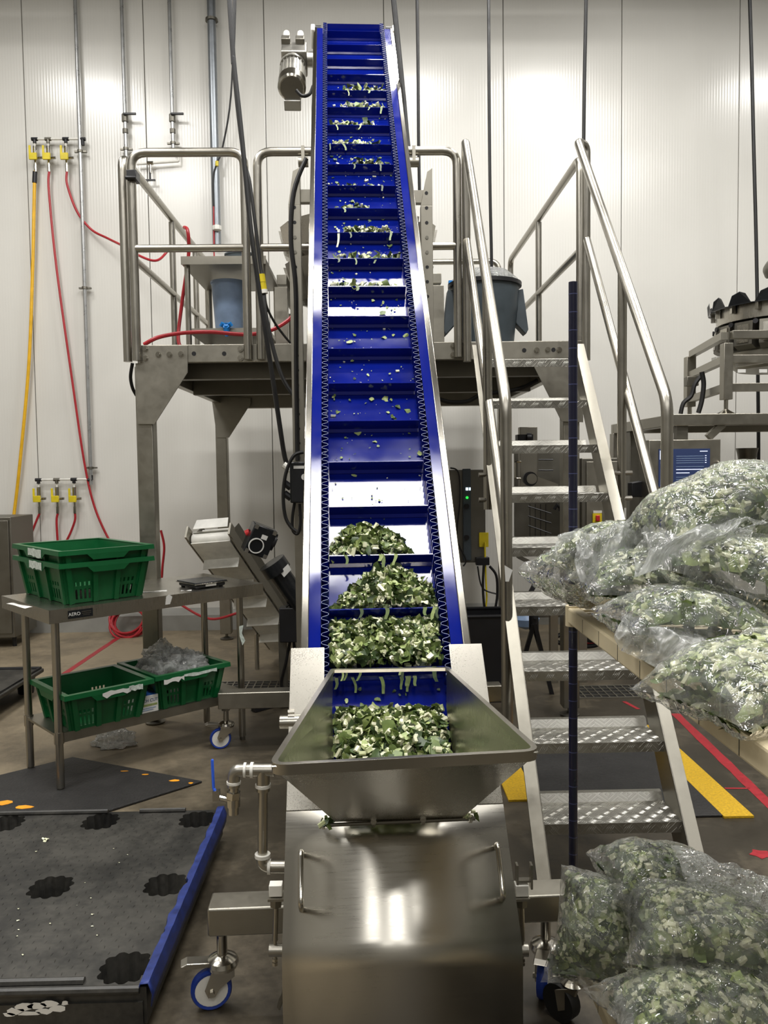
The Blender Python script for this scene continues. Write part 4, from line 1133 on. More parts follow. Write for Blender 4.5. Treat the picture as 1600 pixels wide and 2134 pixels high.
# ------------------------------------------------------------------ greens carried on the belt
def belt_pile(k, x0, x1, fill, n, label, peak=None, white=.3, drape=3, length=.15):
    """heap lying in the pocket above cleat k; fill = heap height in metres"""
    mb = MB(); s0 = SK0 + PITCH*k + .012
    for i in range(n):
        x = rnd(x0, x1); e = 1.0
        if peak is not None:
            e = max(.12, 1 - ((x-peak)/(.5*(x1-x0)*1.15))**2)
        u = random.random()**.8
        a = u*length*e; h = rnd(0, 1)**.5*fill*e*(1 - .75*u)
        piece(mb, Cv(x, s0 + a, NB + .006 + h), .82, white)
    for i in range(drape):
        x = rnd(x0, x1)
        strip(mb, Cv(x, s0-.012, -.006), rnd(.02, .05), rnd(.008, .016), None, random.choice((0, 1, 1, 2)))
    one('chopped_greens', mb, GREENS, label, 'greens', 'chopped greens on the belt', 'stuff', smooth=True, ang=50)
LB = 'chopped leafy greens on the conveyor cleat, '
belt_pile(0, -.178, .175, .088, 1300, 'large heap of chopped greens directly above the hopper rim', None, .36, 6, .19)
belt_pile(1, -.178, .178, .084, 1000, 'domed heap of chopped greens on the second cleat above the hopper', .03, .34, 5, .185)
belt_pile(2, -.178, .12, .074, 560, 'left leaning heap of chopped greens on the third cleat above the hopper', -.05, .32, 4, .16)
names = {9: ('sparse row of pale stalk bits above the midpoint of the belt', 26, -.17, .14), 10: ('row of pale stalk bits with hanging strips, below the fuller row', 40, -.16, .17), 11: ('full row of pale chopped stalks at guardrail mid height', 85, -.10, .14),
         12: ('short row of chopped stalks two cleats below the top rail level', 28, -.10, .04), 13: ('few leaf scraps on the cleat level with the top guardrail', 12, -.15, .12), 14: ('row of chopped stalks just above the top guardrail', 50, -.06, .12),
         15: ('row of chopped greens five cleats from the upper end of the food', 55, -.17, .12), 16: ('left sided row of chopped stalks near the conveyor top', 55, -.17, .09), 17: ('row of chopped greens second from the upper end of the food', 65, -.10, .17), 18: ('uppermost row of chopped greens, lying to the right', 65, -.09, .17)}
for k, (lb, n, x0, x1) in names.items():
    belt_pile(k, x0, x1, .082 if n > 30 else .066, int(n*1.7), lb, None, .55, 2 if n > 30 else 1, .055)
# loose scraps all over the belt
mb = MB()
for i in range(520):
    s_ = rnd(.75, 4.3); x = rnd(-.18, .18)
    ph = ((s_ - SK0) / PITCH) % 1
    if ph < .06 or ph > .95: continue
    R_ = RC @ Matrix.Rotation(rnd(0, 6.28), 3, 'Z') @ Matrix.Rotation(rnd(-.25, .25), 3, 'X')
    sz_ = random.choice((.004, .005, .006, .008, .012, .018)) if random.random() < .9 else rnd(.02, .032)
    if random.random() < .28: stem(mb, Cv(x, s_, NB+.003), sz_*.8, R_, 3)
    else: leaf(mb, Cv(x, s_, NB+.005), sz_, R_, random.choice((0, 1, 1, 2, 2)))
# long white stalk lying down over a cleat
for (px, py, L, mi) in ((707, 478, .10, 3), (748, 290, .03, 4), (755, 470, .06, 4), (785, 530, .05, 1)):
    o = V((0, 0, EYE)); d = at(px, py, Y=4) - o
    tt = (CO + CN*-.004 - o).dot(CN)/d.dot(CN); strip(mb, o + d*tt, L, .012, None, mi)
one('belt_scraps', mb, GREENS, 'small scraps of leaf and stalk scattered over the blue belt', 'greens', kind='stuff')
# pile in the hopper
mb = MB()
for i in range(2500):
    s_ = rnd(-.31, -.01)
    x = rnd(-.165, .165)
    # heap surface: level-ish top, thickest against the front wall of the hopper
    v = (s_ + .31)/.30
    hmax = .225*(1-v)**.8 + .02
    hmax *= 1 - .22*abs(x/.165)**2 + .12*math.sin(x*31+s_*40)
    n_ = NB + .01 + rnd(.45, 1)*hmax
    piece(mb, Cv(x, s_, n_), .84, .36)
for i in range(7):
    strip(mb, Cv(rnd(-.17, .17), .095, -.03), rnd(.03, .055), rnd(.009, .016), None, random.choice((1, 1, 2)))
for i in range(26):
    leaf(mb, Cv(rnd(-.17, .17), rnd(-.12, .08), NB+.006), rnd(.008, .022), RC @ Matrix.Rotation(rnd(0, 6), 3, 'Z'), random.choice((0, 1, 2)))
one('chopped_greens', mb, GREENS, 'heap of chopped bok choy lying inside the stainless hopper', 'greens', 'chopped greens on the belt', 'stuff', ang=50)
mb = MB()
for c, n in ((hg0, 10), (hg1 + V((-.03, 0, .0)), 10)):
    for i in range(n): piece(mb, c + CN*.008 + CU_*rnd(0, .035) + CD*rnd(0, .02), .55, .3)
one('chopped_greens', mb, GREENS, 'small scraps of greens caught at both ends of the hopper hinge', 'greens', 'chopped greens on the belt', 'stuff')
# ------------------------------------------------------------------ stainless work table
TU = V((.744, .668, 0)); TV = V((-.668, .744, 0)); TZ = .95
TB = V((-1.615, 4.085, 0))
def tp(a, b, z): return TB + TU*a + TV*b + V((0, 0, z))
ang = math.atan2(TU.y, TU.x)
RT_ = Matrix.Rotation(ang, 3, 'Z')
TL, TD = 1.29, .70
tab = thing('work_table', 'stainless work table with undershelf carrying green crates at left', 'table', tp(TL/2, TD/2, 0), ang)
part('table_top', MB().box(tp(TL/2, TD/2, TZ-.02), (TL, TD, .04), RT_), M['steel'], tab, bevel=.004)
part('top_skirt', MB().box(tp(TL/2, .003, TZ-.035), (TL, .006, .07), RT_).box(tp(.003, TD/2, TZ-.035), (.006, TD, .07), RT_).box(tp(TL-.003, TD/2, TZ-.035), (.006, TD, .07), RT_), M['steel'], tab, smooth=False)
for a, b in ((.045, .045), (.045, .47), (TL-.13, .065), (TL-.13, .48)):
    l = part('leg', MB().cyl(tp(a, b, .02), tp(a, b, TZ-.04), .0205, seg=14), M['steel_tube'], tab)
    part('foot', MB().cyl(tp(a, b, 0), tp(a, b, .05), .017, seg=12), M['steel_dark'], l)
    part('shelf_collar', MB().cyl(tp(a, b, .25), tp(a, b, .31), .025, seg=14), M['steel_tube'], l)
SZ = .30
part('undershelf', MB().box(tp(TL/2-.04, .265, SZ-.006), (TL-.14, .44, .012), RT_).box(tp(TL/2-.04, .046, SZ-.025), (TL-.14, .004, .05), RT_), M['steel_blast'], tab, smooth=False)
npm = basis(tp(.16, -.001, TZ-.035), TU, (0, 0, 1))
npl = part('name_plate', MB().box(tp(.16, -.001, TZ-.035), (.13, .002, .042), RT_), M['black_gloss'], tab, smooth=False)
text_part('plate_lettering', 'AERO', .024, basis(tp(.128, -.0025, TZ-.035), TU, (0, 0, 1)), M['paper'], npl)
part('plate_lines', MB().box(tp(.19, -.0025, TZ-.027), (.05, .001, .004), RT_).box(tp(.19, -.0025, TZ-.036), (.05, .001, .003), RT_).box(tp(.19, -.0025, TZ-.044), (.035, .001, .003), RT_), M['steel_dark'], npl, smooth=False)
q = tp(.66, -.004, TZ-.02)
part('sticker', MB().sheet([q + TU*-.025 + V((0, 0, -.03)), q + TU*-.018 + V((0, 0, .015)), q + TU*.0 + V((0, 0, .025)), q + TU*.02 + V((0, 0, .01)), q + TU*.004 + V((0, 0, -.03))], (.668, -.744, 0), .0008), M['paper'], tab, smooth=False)
q = at(502, 1318, Y=4.85)
part('torn_sticker', MB().sheet([at(498, 1305, Y=4.862), at(507, 1303, Y=4.862), at(504, 1320, Y=4.862), at(511, 1335, Y=4.862), at(505, 1345, Y=4.862), at(499, 1325, Y=4.862)], (.2, -1, 0), .0008), M['label_scrap'], tab, smooth=False)
# paper slips on the table
for (c, a, b, r, lb) in ((at(320, 1233, Z=TZ), .075, .02, .3, 'white paper slip beside the stacked crates on the table'), (at(388, 1231, Z=TZ), .03, .012, .2, 'small white paper scrap in front of the scale'), (at(40, 1262, Z=TZ), .11, .02, -.75, 'white paper strip at the left end of the table')):
    R_ = Matrix.Rotation(r, 3, 'Z')
    mb = MB().grid(lambda i, j: c + R_ @ V(((i-.5)*a*2, (j-.5)*b*2, .001 + .002*math.sin(i*5+j*3))), 6, 3)
    one('paper_slip', mb, M['paper'], lb, 'paper', 'paper slips on the table', solid=.0006)
# bench scale
sc = at(421, 1222, Z=TZ)
sct = thing('bench_scale', 'flat black bench scale with steel rim on the table', 'scale', (sc.x, sc.y, TZ), ang)
part('scale_base', MB().box(sc + V((0, 0, .018)), (.20, .20, .022), RT_), M['black'], sct, bevel=.008)
for a in (-1, 1):
    for b in (-1, 1): part('foot', MB().cyl(sc + TU*a*.08 + TV*b*.08, sc + TU*a*.08 + TV*b*.08 + V((0, 0, .008)), .012, seg=10), M['black'], sct)
part('weighing_pan', MB().box(sc + V((0, 0, .036)), (.215, .215, .008), RT_), M['black_gloss'], sct, bevel=.003)
part('pan_rim', MB().box(sc + V((0, 0, .031)), (.222, .222, .004), RT_), M['chrome'], sct, bevel=.001)
part('display', MB().box(sc + TV*-.101 + V((0, 0, .019)), (.07, .003, .012), RT_), M['paper'], sct)

# ------------------------------------------------------------------ green crates
def make_crate(name, label, group, origin, bw=.40, bl=.54, h=.20, seed=0, full=True):
    """origin = near bottom corner; width along TU, length along TV"""
    rs = random.Random(seed)
    fl = .035
    t = thing(name, label, 'crate', origin + TU*bw/2 + TV*bl/2, ang, group)
    def q(x, y, z):
        e = fl*z/h
        return origin + TU*(x + (-e if x <= .0001 else (e if x >= bw-.0001 else e*(2*x/bw-1)))) + TV*(y + (-e if y <= .0001 else (e if y >= bl-.0001 else e*(2*y/bl-1)))) + V((0, 0, z))
    def wall(p0, p1, mb):
        ncol = 36; rows = [0, .09, .34, .42, .52, 1.0]
        vs = []
        for i in range(ncol+1):
            for r in rows:
                x = p0[0] + (p1[0]-p0[0])*i/ncol; y = p0[1] + (p1[1]-p0[1])*i/ncol
                vs.append(q(x, y, r*h))
        fs = []
        nr = len(rows)
        for i in range(ncol):
            inner = (4 <= i <= 13) or (22 <= i <= 31)
            for j in range(nr-1):
                if inner and j in (1, 3) and i % 2 == 0: continue
                fs.append((i*nr+j, (i+1)*nr+j, (i+1)*nr+j+1, i*nr+j+1))
        mb.add(vs, fs)
    mb = MB()
    wall((0, 0), (bw, 0), mb); wall((bw, 0), (bw, bl), mb); wall((bw, bl), (0, bl), mb); wall((0, bl), (0, 0), mb)
    mb.add([q(0, 0, .004), q(bw, 0, .004), q(bw, bl, .004), q(0, bl, .004)], [(0, 1, 2, 3)])
    body = part('crate_body', mb, M['crate'], t, solid=.004, smooth=False)
    # stiffening ribs
    ribs = []
    for x in (.02, bw*.36, bw*.64, bw-.02): ribs += [((x, 0), (0, -1)), ((x, bl), (0, 1))]
    for y in (.02, bl*.36, bl*.64, bl-.02): ribs += [((0, y), (-1, 0)), ((bw, y), (1, 0))]
    for (x, y), (nx, ny) in ribs:
        o_ = TU*nx*.008 + TV*ny*.008
        a0 = q(x, y, .0) + o_; a1 = q(x, y, h*.9) + o_
        part('rib', MB().bar(a0, a1, .026 if ny == 0 else .018, .016 if ny == 0 else .026, up=TU if ny == 0 else TU), M['crate'], body, smooth=False)
    # rim: wide lip with dropped hand-hold flaps
    rim = MB()
    e = fl + .022
    zt = h
    def lipseg(a, b, n):
        n = V(n)
        rim.add([a, b, b + n*.022, a + n*.022, b + n*.022 + V((0, 0, -.022)), a + n*.022 + V((0, 0, -.022))], [(0, 1, 2, 3), (3, 2, 4, 5)])
    def corners(z, ex): return [origin + TU*sx + TV*sy + V((0, 0, z)) for sx, sy in ((-ex, -ex), (bw+ex, -ex), (bw+ex, bl+ex), (-ex, bl+ex))]
    A = corners(h, fl-.004); B_ = corners(h+.002, fl+.024); C_ = corners(h-.022, fl+.026)
    for i in range(4):
        j = (i+1) % 4
        rim.add([A[i], A[j], B_[j], B_[i], C_[j], C_[i]], [(0, 1, 2, 3), (3, 2, 4, 5)])
        # flap in the middle of each side
        def mid(P0, P1, f): return P0.lerp(P1, f)
        dz = V((0, 0, -.03))
        rim.add([mid(C_[i], C_[j], .28), mid(C_[i], C_[j], .72), mid(C_[i], C_[j], .66)+dz, mid(C_[i], C_[j], .34)+dz], [(0, 1, 2, 3)])
    part('rim', rim, M['crate'], t, solid=.004, smooth=False)
    return t, C_
c1 = at(141, 1259, Z=TZ+.003)
cr, C_ = make_crate('stacking_crate', 'lower of the two stacked green crates on the work table', 'green stacking crates', c1, .405, .56, .215, 1)
def lab(par, P0, P1, f0, f1, z0, z1, seed, mat='label_scrap', jag=.25):
    rs = random.Random(seed); nrm = V((P1-P0).normalized().cross(V((0, 0, 1)))).normalized()
    n = 7; top = []; bot = []
    for i in range(n+1):
        f = f0 + (f1-f0)*i/n; c = P0.lerp(P1, f) + nrm*.0045
        top.append(c + V((0, 0, z1 - rs.random()*jag*.02))); bot.append(c + V((0, 0, z0 + rs.random()*jag*.05)))
    mb = MB(); 
    for i in range(n): mb.prism([bot[i], bot[i+1], top[i+1], top[i]], nrm*.0008)
    part('torn_label', mb, M[mat], par, smooth=False)
lab(cr, C_[3], C_[0], .40, .66, -.028, .020, 3)
cr2, C2 = make_crate('stacking_crate', 'upper of the two stacked green crates on the work table', 'green stacking crates', c1 + V((0, 0, .066)) + TU*.0 , .405, .56, .215, 2)
lab(cr2, C2[3], C2[0], .38, .66, -.03, .022, 5)
c3 = at(152, 1523, Z=SZ+.002)
cr3, C3 = make_crate('stacking_crate', 'empty green crate on the undershelf, left of the small box', 'green stacking crates', c3, .37, .36, .20, 4)
lab(cr3, C3[0], C3[1], .40, .72, -.035, .012, 6, 'paper', .6); lab(cr3, C3[0], C3[1], .70, .86, -.02, .015, 9)
c4 = at(336, 1477, Z=SZ+.002)
cr4, C4 = make_crate('stacking_crate', 'green crate heaped with crumpled plastic bags on the undershelf', 'green stacking crates', c4, .36, .36, .20, 5)
lab(cr4, C4[0], C4[1], .10, .36, -.03, .004, 7, 'paper', .5); lab(cr4, C4[0], C4[1], .36, .8, -.015, .01, 8)
# carton between the crates
bx = at(313, 1484, Z=SZ+.001)
bc = thing('carton', 'small white and blue product carton between the undershelf crates', 'box', bx, ang)
wd_, dp_, ht_ = .125, .12, .095
bo = bx - TU*.075
part('carton_body', MB().box(bo + TU*wd_/2 + TV*dp_/2 + V((0, 0, ht_/2)), (wd_, dp_, ht_), RT_), M['paper'], bc, bevel=.001)
part('blue_top_band', MB().box(bo + TU*wd_/2 + TV*dp_/2 + V((0, 0, ht_+.0006)), (wd_*.98, dp_*.98, .001), RT_), plain('carton_blue', '#2f5fa8', .4), bc, smooth=False)
part('green_band', MB().box(bo + TU*(wd_*.5) + TV*-.0008 + V((0, 0, ht_*.44)), (wd_*.9, .001, .011), RT_), M['leaf_light'], bc, smooth=False)
text_part('carton_lettering', 'TECH CUT', .024, basis(bo + TU*(wd_*.52) + TV*-.0014 + V((0, 0, ht_*.70)), TU, (0, 0, 1)), plain('carton_print', '#31527f', .5), bc)
part('small_print', MB().box(bo + TU*(wd_*.5) + TV*-.0012 + V((0, 0, ht_*.26)), (wd_*.75, .001, .004), RT_).box(bo + TU*(wd_*.45) + TV*-.0012 + V((0, 0, ht_*.15)), (wd_*.6, .001, .004), RT_), M['pale_blue'], bc, smooth=False)

# crumpled film lumps
def crumple(mb, c, rx, ry, rz, seed, nu=26, nv=18, rough=.35, freq=9):
    off = V((seed*3.17, seed*1.31, seed*.77))
    def fn(u, v):
        th = u*2*PI; ph = (v-.5)*PI*.98
        d = V((math.cos(th)*math.cos(ph), math.sin(th)*math.cos(ph), math.sin(ph)))
        k = 1 + rough*(noise.noise(d*2.2+off)) + rough*.6*abs(noise.noise(d*freq*.6+off)) - rough*.3 + rough*.35*noise.noise(d*freq+off)
        return c + V((d.x*rx*k, d.y*ry*k, max(-rz*.35, d.z*rz*k)))
    mb.grid(fn, nu, nv)
cc4 = c4 + TU*.18 + TV*.18 + V((0, 0, .17))
for i, (a, b, z, r) in enumerate(((-.07, -.06, .0, .13), (.07, .0, .01, .13), (-.02, .08, .04, .14), (.06, -.09, .0, .10), (-.08, .06, .02, .11))):
    c = cc4 + TU*a + TV*b + V((0, 0, z))
    t = thing('used_bag', ('crumpled clear bag with leaf scraps, at the left rim of the heaped crate', 'crumpled clear bag with leaf scraps, at the right of the heaped crate', 'crumpled clear bag on top of the heaped crate', 'small crumpled bag at the front rim of the heaped crate', 'crumpled bag at the back of the heaped crate')[i], 'plastic bag', c - V((0, 0, .08)), 0, 'used bags in the crate')
    mb = MB(); crumple(mb, c, r, r*.9, r*.72, i+3, 30, 20, .5, 11); part('film', mb, M['film_loose'], t, ang=180)
    mb = MB(); crumple(mb, c, r*.8, r*.7, r*.55, i+13, 20, 14, .4, 8); part('inner_fold', mb, M['film_loose'], t, ang=180)
    mb = MB()
    for j in range(26): piece(mb, c + V((rnd(-1, 1)*r*.5, rnd(-1, 1)*r*.5, rnd(-.2, .35)*r)), .8, .15)
    tag(part('leaf_scraps', mb, GREENS, t), kind='stuff')
# clear bag lying on the floor
fb_ = at(238, 1553, Z=0.0)
mb = MB(); crumple(mb, fb_ + V((0, 0, .02)), .12, .09, .075, 41, 34, 22, .5, 10)
for v in mb.v: v.z = max(.002, v.z)
one('used_bag', mb, M['film_loose'], 'empty clear plastic bag dropped on the floor below the table', 'plastic bag', 'used bags in the crate', ang=180)

# ------------------------------------------------------------------ black plastic pallet
from mathutils.geometry import delaunay_2d_cdt
PZ = .14
pX0, pX1, pY0, pY1 = -1.68, -.672, 2.315, 3.55
pal = thing('plastic_pallet', 'scuffed black nestable plastic pallet with blue painted edge at lower left', 'pallet', ((pX0+pX1)/2, (pY0+pY1)/2, 0))
def flute(c, rx, ry, n=11, depth=.14):
    out = []
    for i in range(n*6):
        a = 2*PI*i/(n*6); k = 1 - depth*(.5+.5*math.cos(a*n))**2
        sq = (abs(math.cos(a))**2.6 + abs(math.sin(a))**2.6)**(-1/2.6)
        out.append((c[0] + rx*k*sq*math.cos(a), c[1] + ry*k*sq*math.sin(a)))
    return out
hx = [-.762, -1.178, -1.585]; hy = [2.412, 2.905, 3.455]
holes = []
for ix, x in enumerate(hx):
    for iy, y in enumerate(hy):
        if ix == 1 and iy == 0: continue
        cx_ = x; holes.append((cx_, y))
def pip(p, poly):
    ins = False; n = len(poly)
    for i in range(n):
        (x1, y1), (x2, y2) = poly[i], poly[i-1]
        if (y1 > p[1]) != (y2 > p[1]) and p[0] < (x2-x1)*(p[1]-y1)/(y2-y1)+x1: ins = not ins
    return ins
polys = [flute(h, .078, .082) for h in holes]
vs2 = [(pX0, pY0), (pX1, pY0), (pX1, pY1), (pX0, pY1)]; ed = [(0, 1), (1, 2), (2, 3), (3, 0)]
for pl in polys:
    b = len(vs2); n = len(pl); vs2 += pl; ed += [(b+i, b+(i+1) % n) for i in range(n)]
r = delaunay_2d_cdt([V(p).to_2d() if len(p) == 3 else __import__('mathutils').Vector(p) for p in vs2], ed, [], 0, 1e-5)
ov, of = r[0], r[2]
mb = MB(); fs = []
for f in of:
    c = (sum(ov[i].x for i in f)/3, sum(ov[i].y for i in f)/3)
    if any(pip(c, pl) for pl in polys): continue
    fs.append(tuple(f))
mb.add([(v.x, v.y, PZ) for v in ov], fs)
mb.add([(pX0, pY0, PZ), (pX1, pY0, PZ), (pX1, pY1, PZ), (pX0, pY1, PZ), (pX0, pY0, .03), (pX1, pY0, .03), (pX1, pY1, .03), (pX0, pY1, .03)], [(0, 4, 5, 1), (1, 5, 6, 2), (2, 6, 7, 3), (3, 7, 4, 0)])
part('deck', mb, M['pallet'], pal, smooth=False)
for (hx_, hy_), pl in zip(holes, polys):
    n = len(pl); mb = MB(); k = .72
    vs = [(x, y, PZ) for x, y in pl] + [(hx_+(x-hx_)*k, hy_+(y-hy_)*k, .004) for x, y in pl]
    mb.add(vs, [(i, n+i, n+(i+1) % n, (i+1) % n) for i in range(n)] + [tuple(range(n, 2*n))])
    part('leg_pocket', mb, M['pallet'], pal, ang=60)
part('front_lip', MB().tube([(pX0, pY0+.03, PZ+.003), (pX1-.19, pY0+.03, PZ+.003)], .013, 8).tube([(pX0, pY0, PZ-.006), (pX1-.02, pY0, PZ-.006)], .012, 8).bb(pX0, pX1-.01, pY0-.008, pY0+.01, .02, .10), M['pallet'], pal)
part('rear_lip', MB().tube([(pX0, pY1-.01, PZ+.006), (pX1-.50, pY1-.01, PZ+.006)], .011, 8).tube([(pX1-.36, pY1-.01, PZ+.006), (pX1-.16, pY1-.01, PZ+.006)], .011, 8), M['pallet'], pal)
ridge = MB(); row = 0; y = pY0 + .07
while y < pY1 - .03:
    x = pX0 + .03 + (.022 if row % 2 else 0)
    while x < pX1 - .06:
        if not any((x-hx_)**2 + (y-hy_)**2 < .105**2 for hx_, hy_ in holes):
            a = .55 if row % 2 else -.55
            d = V((math.sin(a)*.3, 1, 0)).normalized()*.011; n_ = V((-d.y, d.x, 0))*.18; c = V((x+rnd(-.002, .002), y, PZ))
            ridge.add([c-d, c+n_, c+d, c-n_, c+V((0, 0, .0022))], [(0, 3, 4), (3, 2, 4), (2, 1, 4), (1, 0, 4)])
        x += .044
    y += .034; row += 1
tag(part('anti_slip_ridges', ridge, M['pallet'], pal, smooth=False), kind='stuff')
# painted blue edge, worn and uneven
mb = MB(); N = 60
for i in range(N+1):
    y = pY0 - .005 + (pY1-pY0+.01)*i/N
    w_ = .034 + .008*noise.noise(V((y*14, 3, 0))) - (.008 if .45 < i/N < .5 or .2 < i/N < .22 else 0)
    zt = PZ + .012 + .004*noise.noise(V((y*20, 1, 0)))
    mb.v += [V((pX1-w_+.012, y, PZ-.002)), V((pX1-w_+.016, y, zt)), V((pX1+.006, y, zt+.002)), V((pX1+.018, y, PZ-.02)), V((pX1+.014, y, PZ-.055+.01*noise.noise(V((y*9, 7, 0)))))]
for i in range(N):
    for k in range(4): mb.f.append((5*i+k, 5*i+k+1, 5*(i+1)+k+1, 5*(i+1)+k)); mb.m.append(0)
part('blue_edge', mb, plain('worn_blue_paint', '#1e2f6e', .5, var=.35, scale=25), pal, solid=.003, ang=60)
mb = MB()
for (px, py, a, b) in ((30, 2108, .030, .012), (52, 2098, .03, .014), (78, 2096, .03, .012), (102, 2092, .028, .013), (60, 2112, .035, .009), (92, 2108, .03, .009), (122, 2102, .03, .01), (135, 2090, .012, .007), (18, 2114, .02, .008)):
    c = at(px, py, Y=pY0-.0085)
    mb.prism([c + V((math.cos(q)*a*rnd(.6, 1.1), 0, math.sin(q)*b*rnd(.6, 1.1))) for q in [i*PI/5 for i in range(10)]], (0, -.0008, 0))
part('torn_sticker', mb, M['paper'], pal, smooth=False)
mb = MB()
for i in range(16):
    c = at(rnd(20, 330), rnd(1750, 2000), Z=PZ+.003)
    leaf(mb, c, rnd(.004, .010), Matrix.Identity(3), 3)
c = at(97, 1748, Z=PZ+.003); 
for i in range(4): leaf(mb, c + V((rnd(-.02, .02), rnd(-.02, .02), 0)), .018, Matrix.Rotation(i, 3, 'Z'), 3)
one('pallet_scraps', mb, GREENS, 'tiny pale scraps lying on the black pallet deck', 'scraps', kind='stuff')

# dark plastic pallet behind the table at the far left
d0 = at(92, 1392, Z=.16)
t = thing('plastic_pallet', 'dark plastic pallet on the floor behind the table at the left edge', 'pallet', (d0.x-.55, d0.y-.3, 0), 0)
a0, a1 = d0.x - 1.2, d0.x
y1_ = d0.y; y0_ = at(60, 1468, Z=.16).y
part('deck', MB().bb(a0, a1, y0_, y1_, .13, .16), M['pallet'], t, bevel=.008)
for xx in (a0+.1, (a0+a1)/2, a1-.1):
    for yy in (y0_+.1, y1_-.1): part('block', MB().lathe([(.055, 0), (.07, .13)], (xx, yy, 0), seg=14), M['black'], t)
part('skirt', MB().bb(a0, a1, y0_-.004, y0_, .04, .14), M['black'], t, bevel=.004)
c = at(75, 1425, Z=.16)
part('edge_lip', MB().tube([(a0, y0_+.02, .165), (a1-.02, y0_+.02, .165), (a1-.02, y1_-.02, .165), (a0, y1_-.02, .165)], .012, 6), M['black'], t)

# ------------------------------------------------------------------ white takeaway conveyor behind the table
hd = at(440, 1118, Y=5.55)     # head roller centre
lo = at(600, 1345, Y=6.9)
ax = (lo - hd).normalized()
wx = V((math.cos(-.10), math.sin(-.10), 0)); 
wx = (wx - ax*wx.dot(ax)).normalized()
nx = wx.cross(ax).normalized()
if nx.z < 0: nx = -nx
HWc = .155
tk = thing('takeaway_conveyor', 'small inclined takeaway conveyor with white flighted belt behind the work table', 'conveyor', (lo.x, lo.y, 0))
Lc = (lo - hd).length
def K(a, b, c): return hd + wx*a + ax*b + nx*c
part('head_roller', MB().cyl(K(-HWc+.015, .03, 0), K(HWc-.015, .03, 0), .042, seg=20), M['white'], tk)
RK = Matrix((wx, ax, nx)).transposed()
part('belt', MB().box(K(0, Lc/2, .045), (HWc*2-.03, Lc, .006), RK).box(K(0, Lc/2, -.045), (HWc*2-.03, Lc, .006), RK), M['white'], tk, smooth=False)
for sg in (-1, 1):
    part('side_rail', MB().box(K(sg*HWc, Lc/2-.02, -.0), (.008, Lc, .085), RK).box(K(sg*HWc, -.03, .01), (.014, .07, .09), RK), M['steel_blast'], tk, smooth=False)
    part('side_guard', MB().prism([K(sg*(HWc-.02), .02, .05), K(sg*(HWc-.02), .10, .16), K(sg*(HWc-.02), Lc, .16), K(sg*(HWc-.02), Lc, .05)], wx*.004), M['steel_dark'], tk, smooth=False)
for b in (.10, .40, .70, 1.0, 1.3):
    if b < Lc: part('flight', MB().box(K(0, b, .085), (HWc*2-.06, .006, .08), RK), M['white'], tk, smooth=False)
    if b < Lc-.1: part('flight', MB().box(K(0, b+.12, -.085), (HWc*2-.05, .006, .075), RK), M['white'], tk, smooth=False)
part('discharge_plate', MB().prism([K(-.125, -.04, .045), K(.125, -.04, .045), K(.115, -.03, .125), K(-.115, -.03, .125)], ax*.004), M['white'], tk, smooth=False)
mo = at(540, 1125, Y=5.45)
gm = part('gearbox', MB().box(mo, (.165, .12, .20), Matrix.Rotation(.42, 3, 'Y') @ Matrix.Rotation(.35, 3, 'Z')), M['black_gloss'], tk, bevel=.008)
RGm = Matrix.Rotation(.42, 3, 'Y') @ Matrix.Rotation(.35, 3, 'Z')
for dx in (-.065, .065):
    for dz in (-.085, .085):
        part('mount_pad', MB().box(mo + RGm @ V((dx, -.061, dz)), (.026, .003, .028), RGm), M['alu'], gm, smooth=False)
part('flange_ring', MB().lathe([(.045, 0), (.052, 0), (.052, .006), (.045, .006)], mo + RGm @ V((-.02, -.061, -.035)), RGm @ Matrix.Rotation(PI/2, 3, 'X'), 24, cap=False), M['paper'], gm)
part('output_cover', MB().cyl(mo + RGm @ V((.08, 0, .02)), mo + RGm @ V((.105, -.005, .02)), .06, seg=20).cyl(mo + RGm @ V((.10, 0, .02)), mo + RGm @ V((.115, -.005, .02)), .03, seg=16), M['black'], gm)
part('info_plate', MB().box(mo + RGm @ V((.01, -.061, .035)), (.04, .002, .03), RGm), M['paper'], gm, smooth=False)
m0, m1_ = at(566, 1172, Y=5.45), at(628, 1262, Y=5.5)
part('drive_motor', MB().cyl(m0, m0.lerp(m1_, .22), .095, seg=24).cyl(m0.lerp(m1_, .2), m1_, .072, seg=24), M['black_gloss'], tk)
part('motor_plate', MB().sheet([at(583, 1192, Y=5.38), at(600, 1175, Y=5.38), at(607, 1187, Y=5.38), at(592, 1203, Y=5.38)], (0, -1, .2), .001), M['paper'], tk, smooth=False)
part('red_knob', MB().cyl(at(512, 1112, Y=5.45), at(520, 1108, Y=5.45), .022, seg=12), M['red'], tk)
k0 = at(606, 1300, Y=5.5)
part('drive_box', MB().box(k0, (.145, .11, .235)), M['black'], tk, bevel=.006)
for i, pts in enumerate((((600, 1235), (610, 1250), (596, 1265)), ((606, 1238), (600, 1255), (612, 1266)))):
    part('motor_lead', MB().tube([at(a, b, Y=5.46) for a, b in pts], .008, 8, smooth=5), M['cable'], tk)
part('drop_lead', MB().tube([at(a, b, Y=5.5) for a, b in ((604, 1338), (596, 1380), (586, 1420), (592, 1440), (612, 1436))], .010, 8, smooth=5), M['cable'], tk)
part('drop_lead', MB().tube([at(a, b, Y=5.5) for a, b in ((612, 1338), (616, 1370), (622, 1400), (626, 1420))], .010, 8, smooth=5), M['cable'], tk)
lf = at(592, 1430, Y=5.55)
part('leg', MB().bb(lf.x-.03, lf.x+.025, 5.52, 5.58, .02, k0.z), M['steel_dark'], tk, bevel=.003)
part('leg_foot', MB().bar((lf.x-.2, 5.45, .03), (lf.x+.3, 5.95, .03), .05, .05), M['black'], tk)
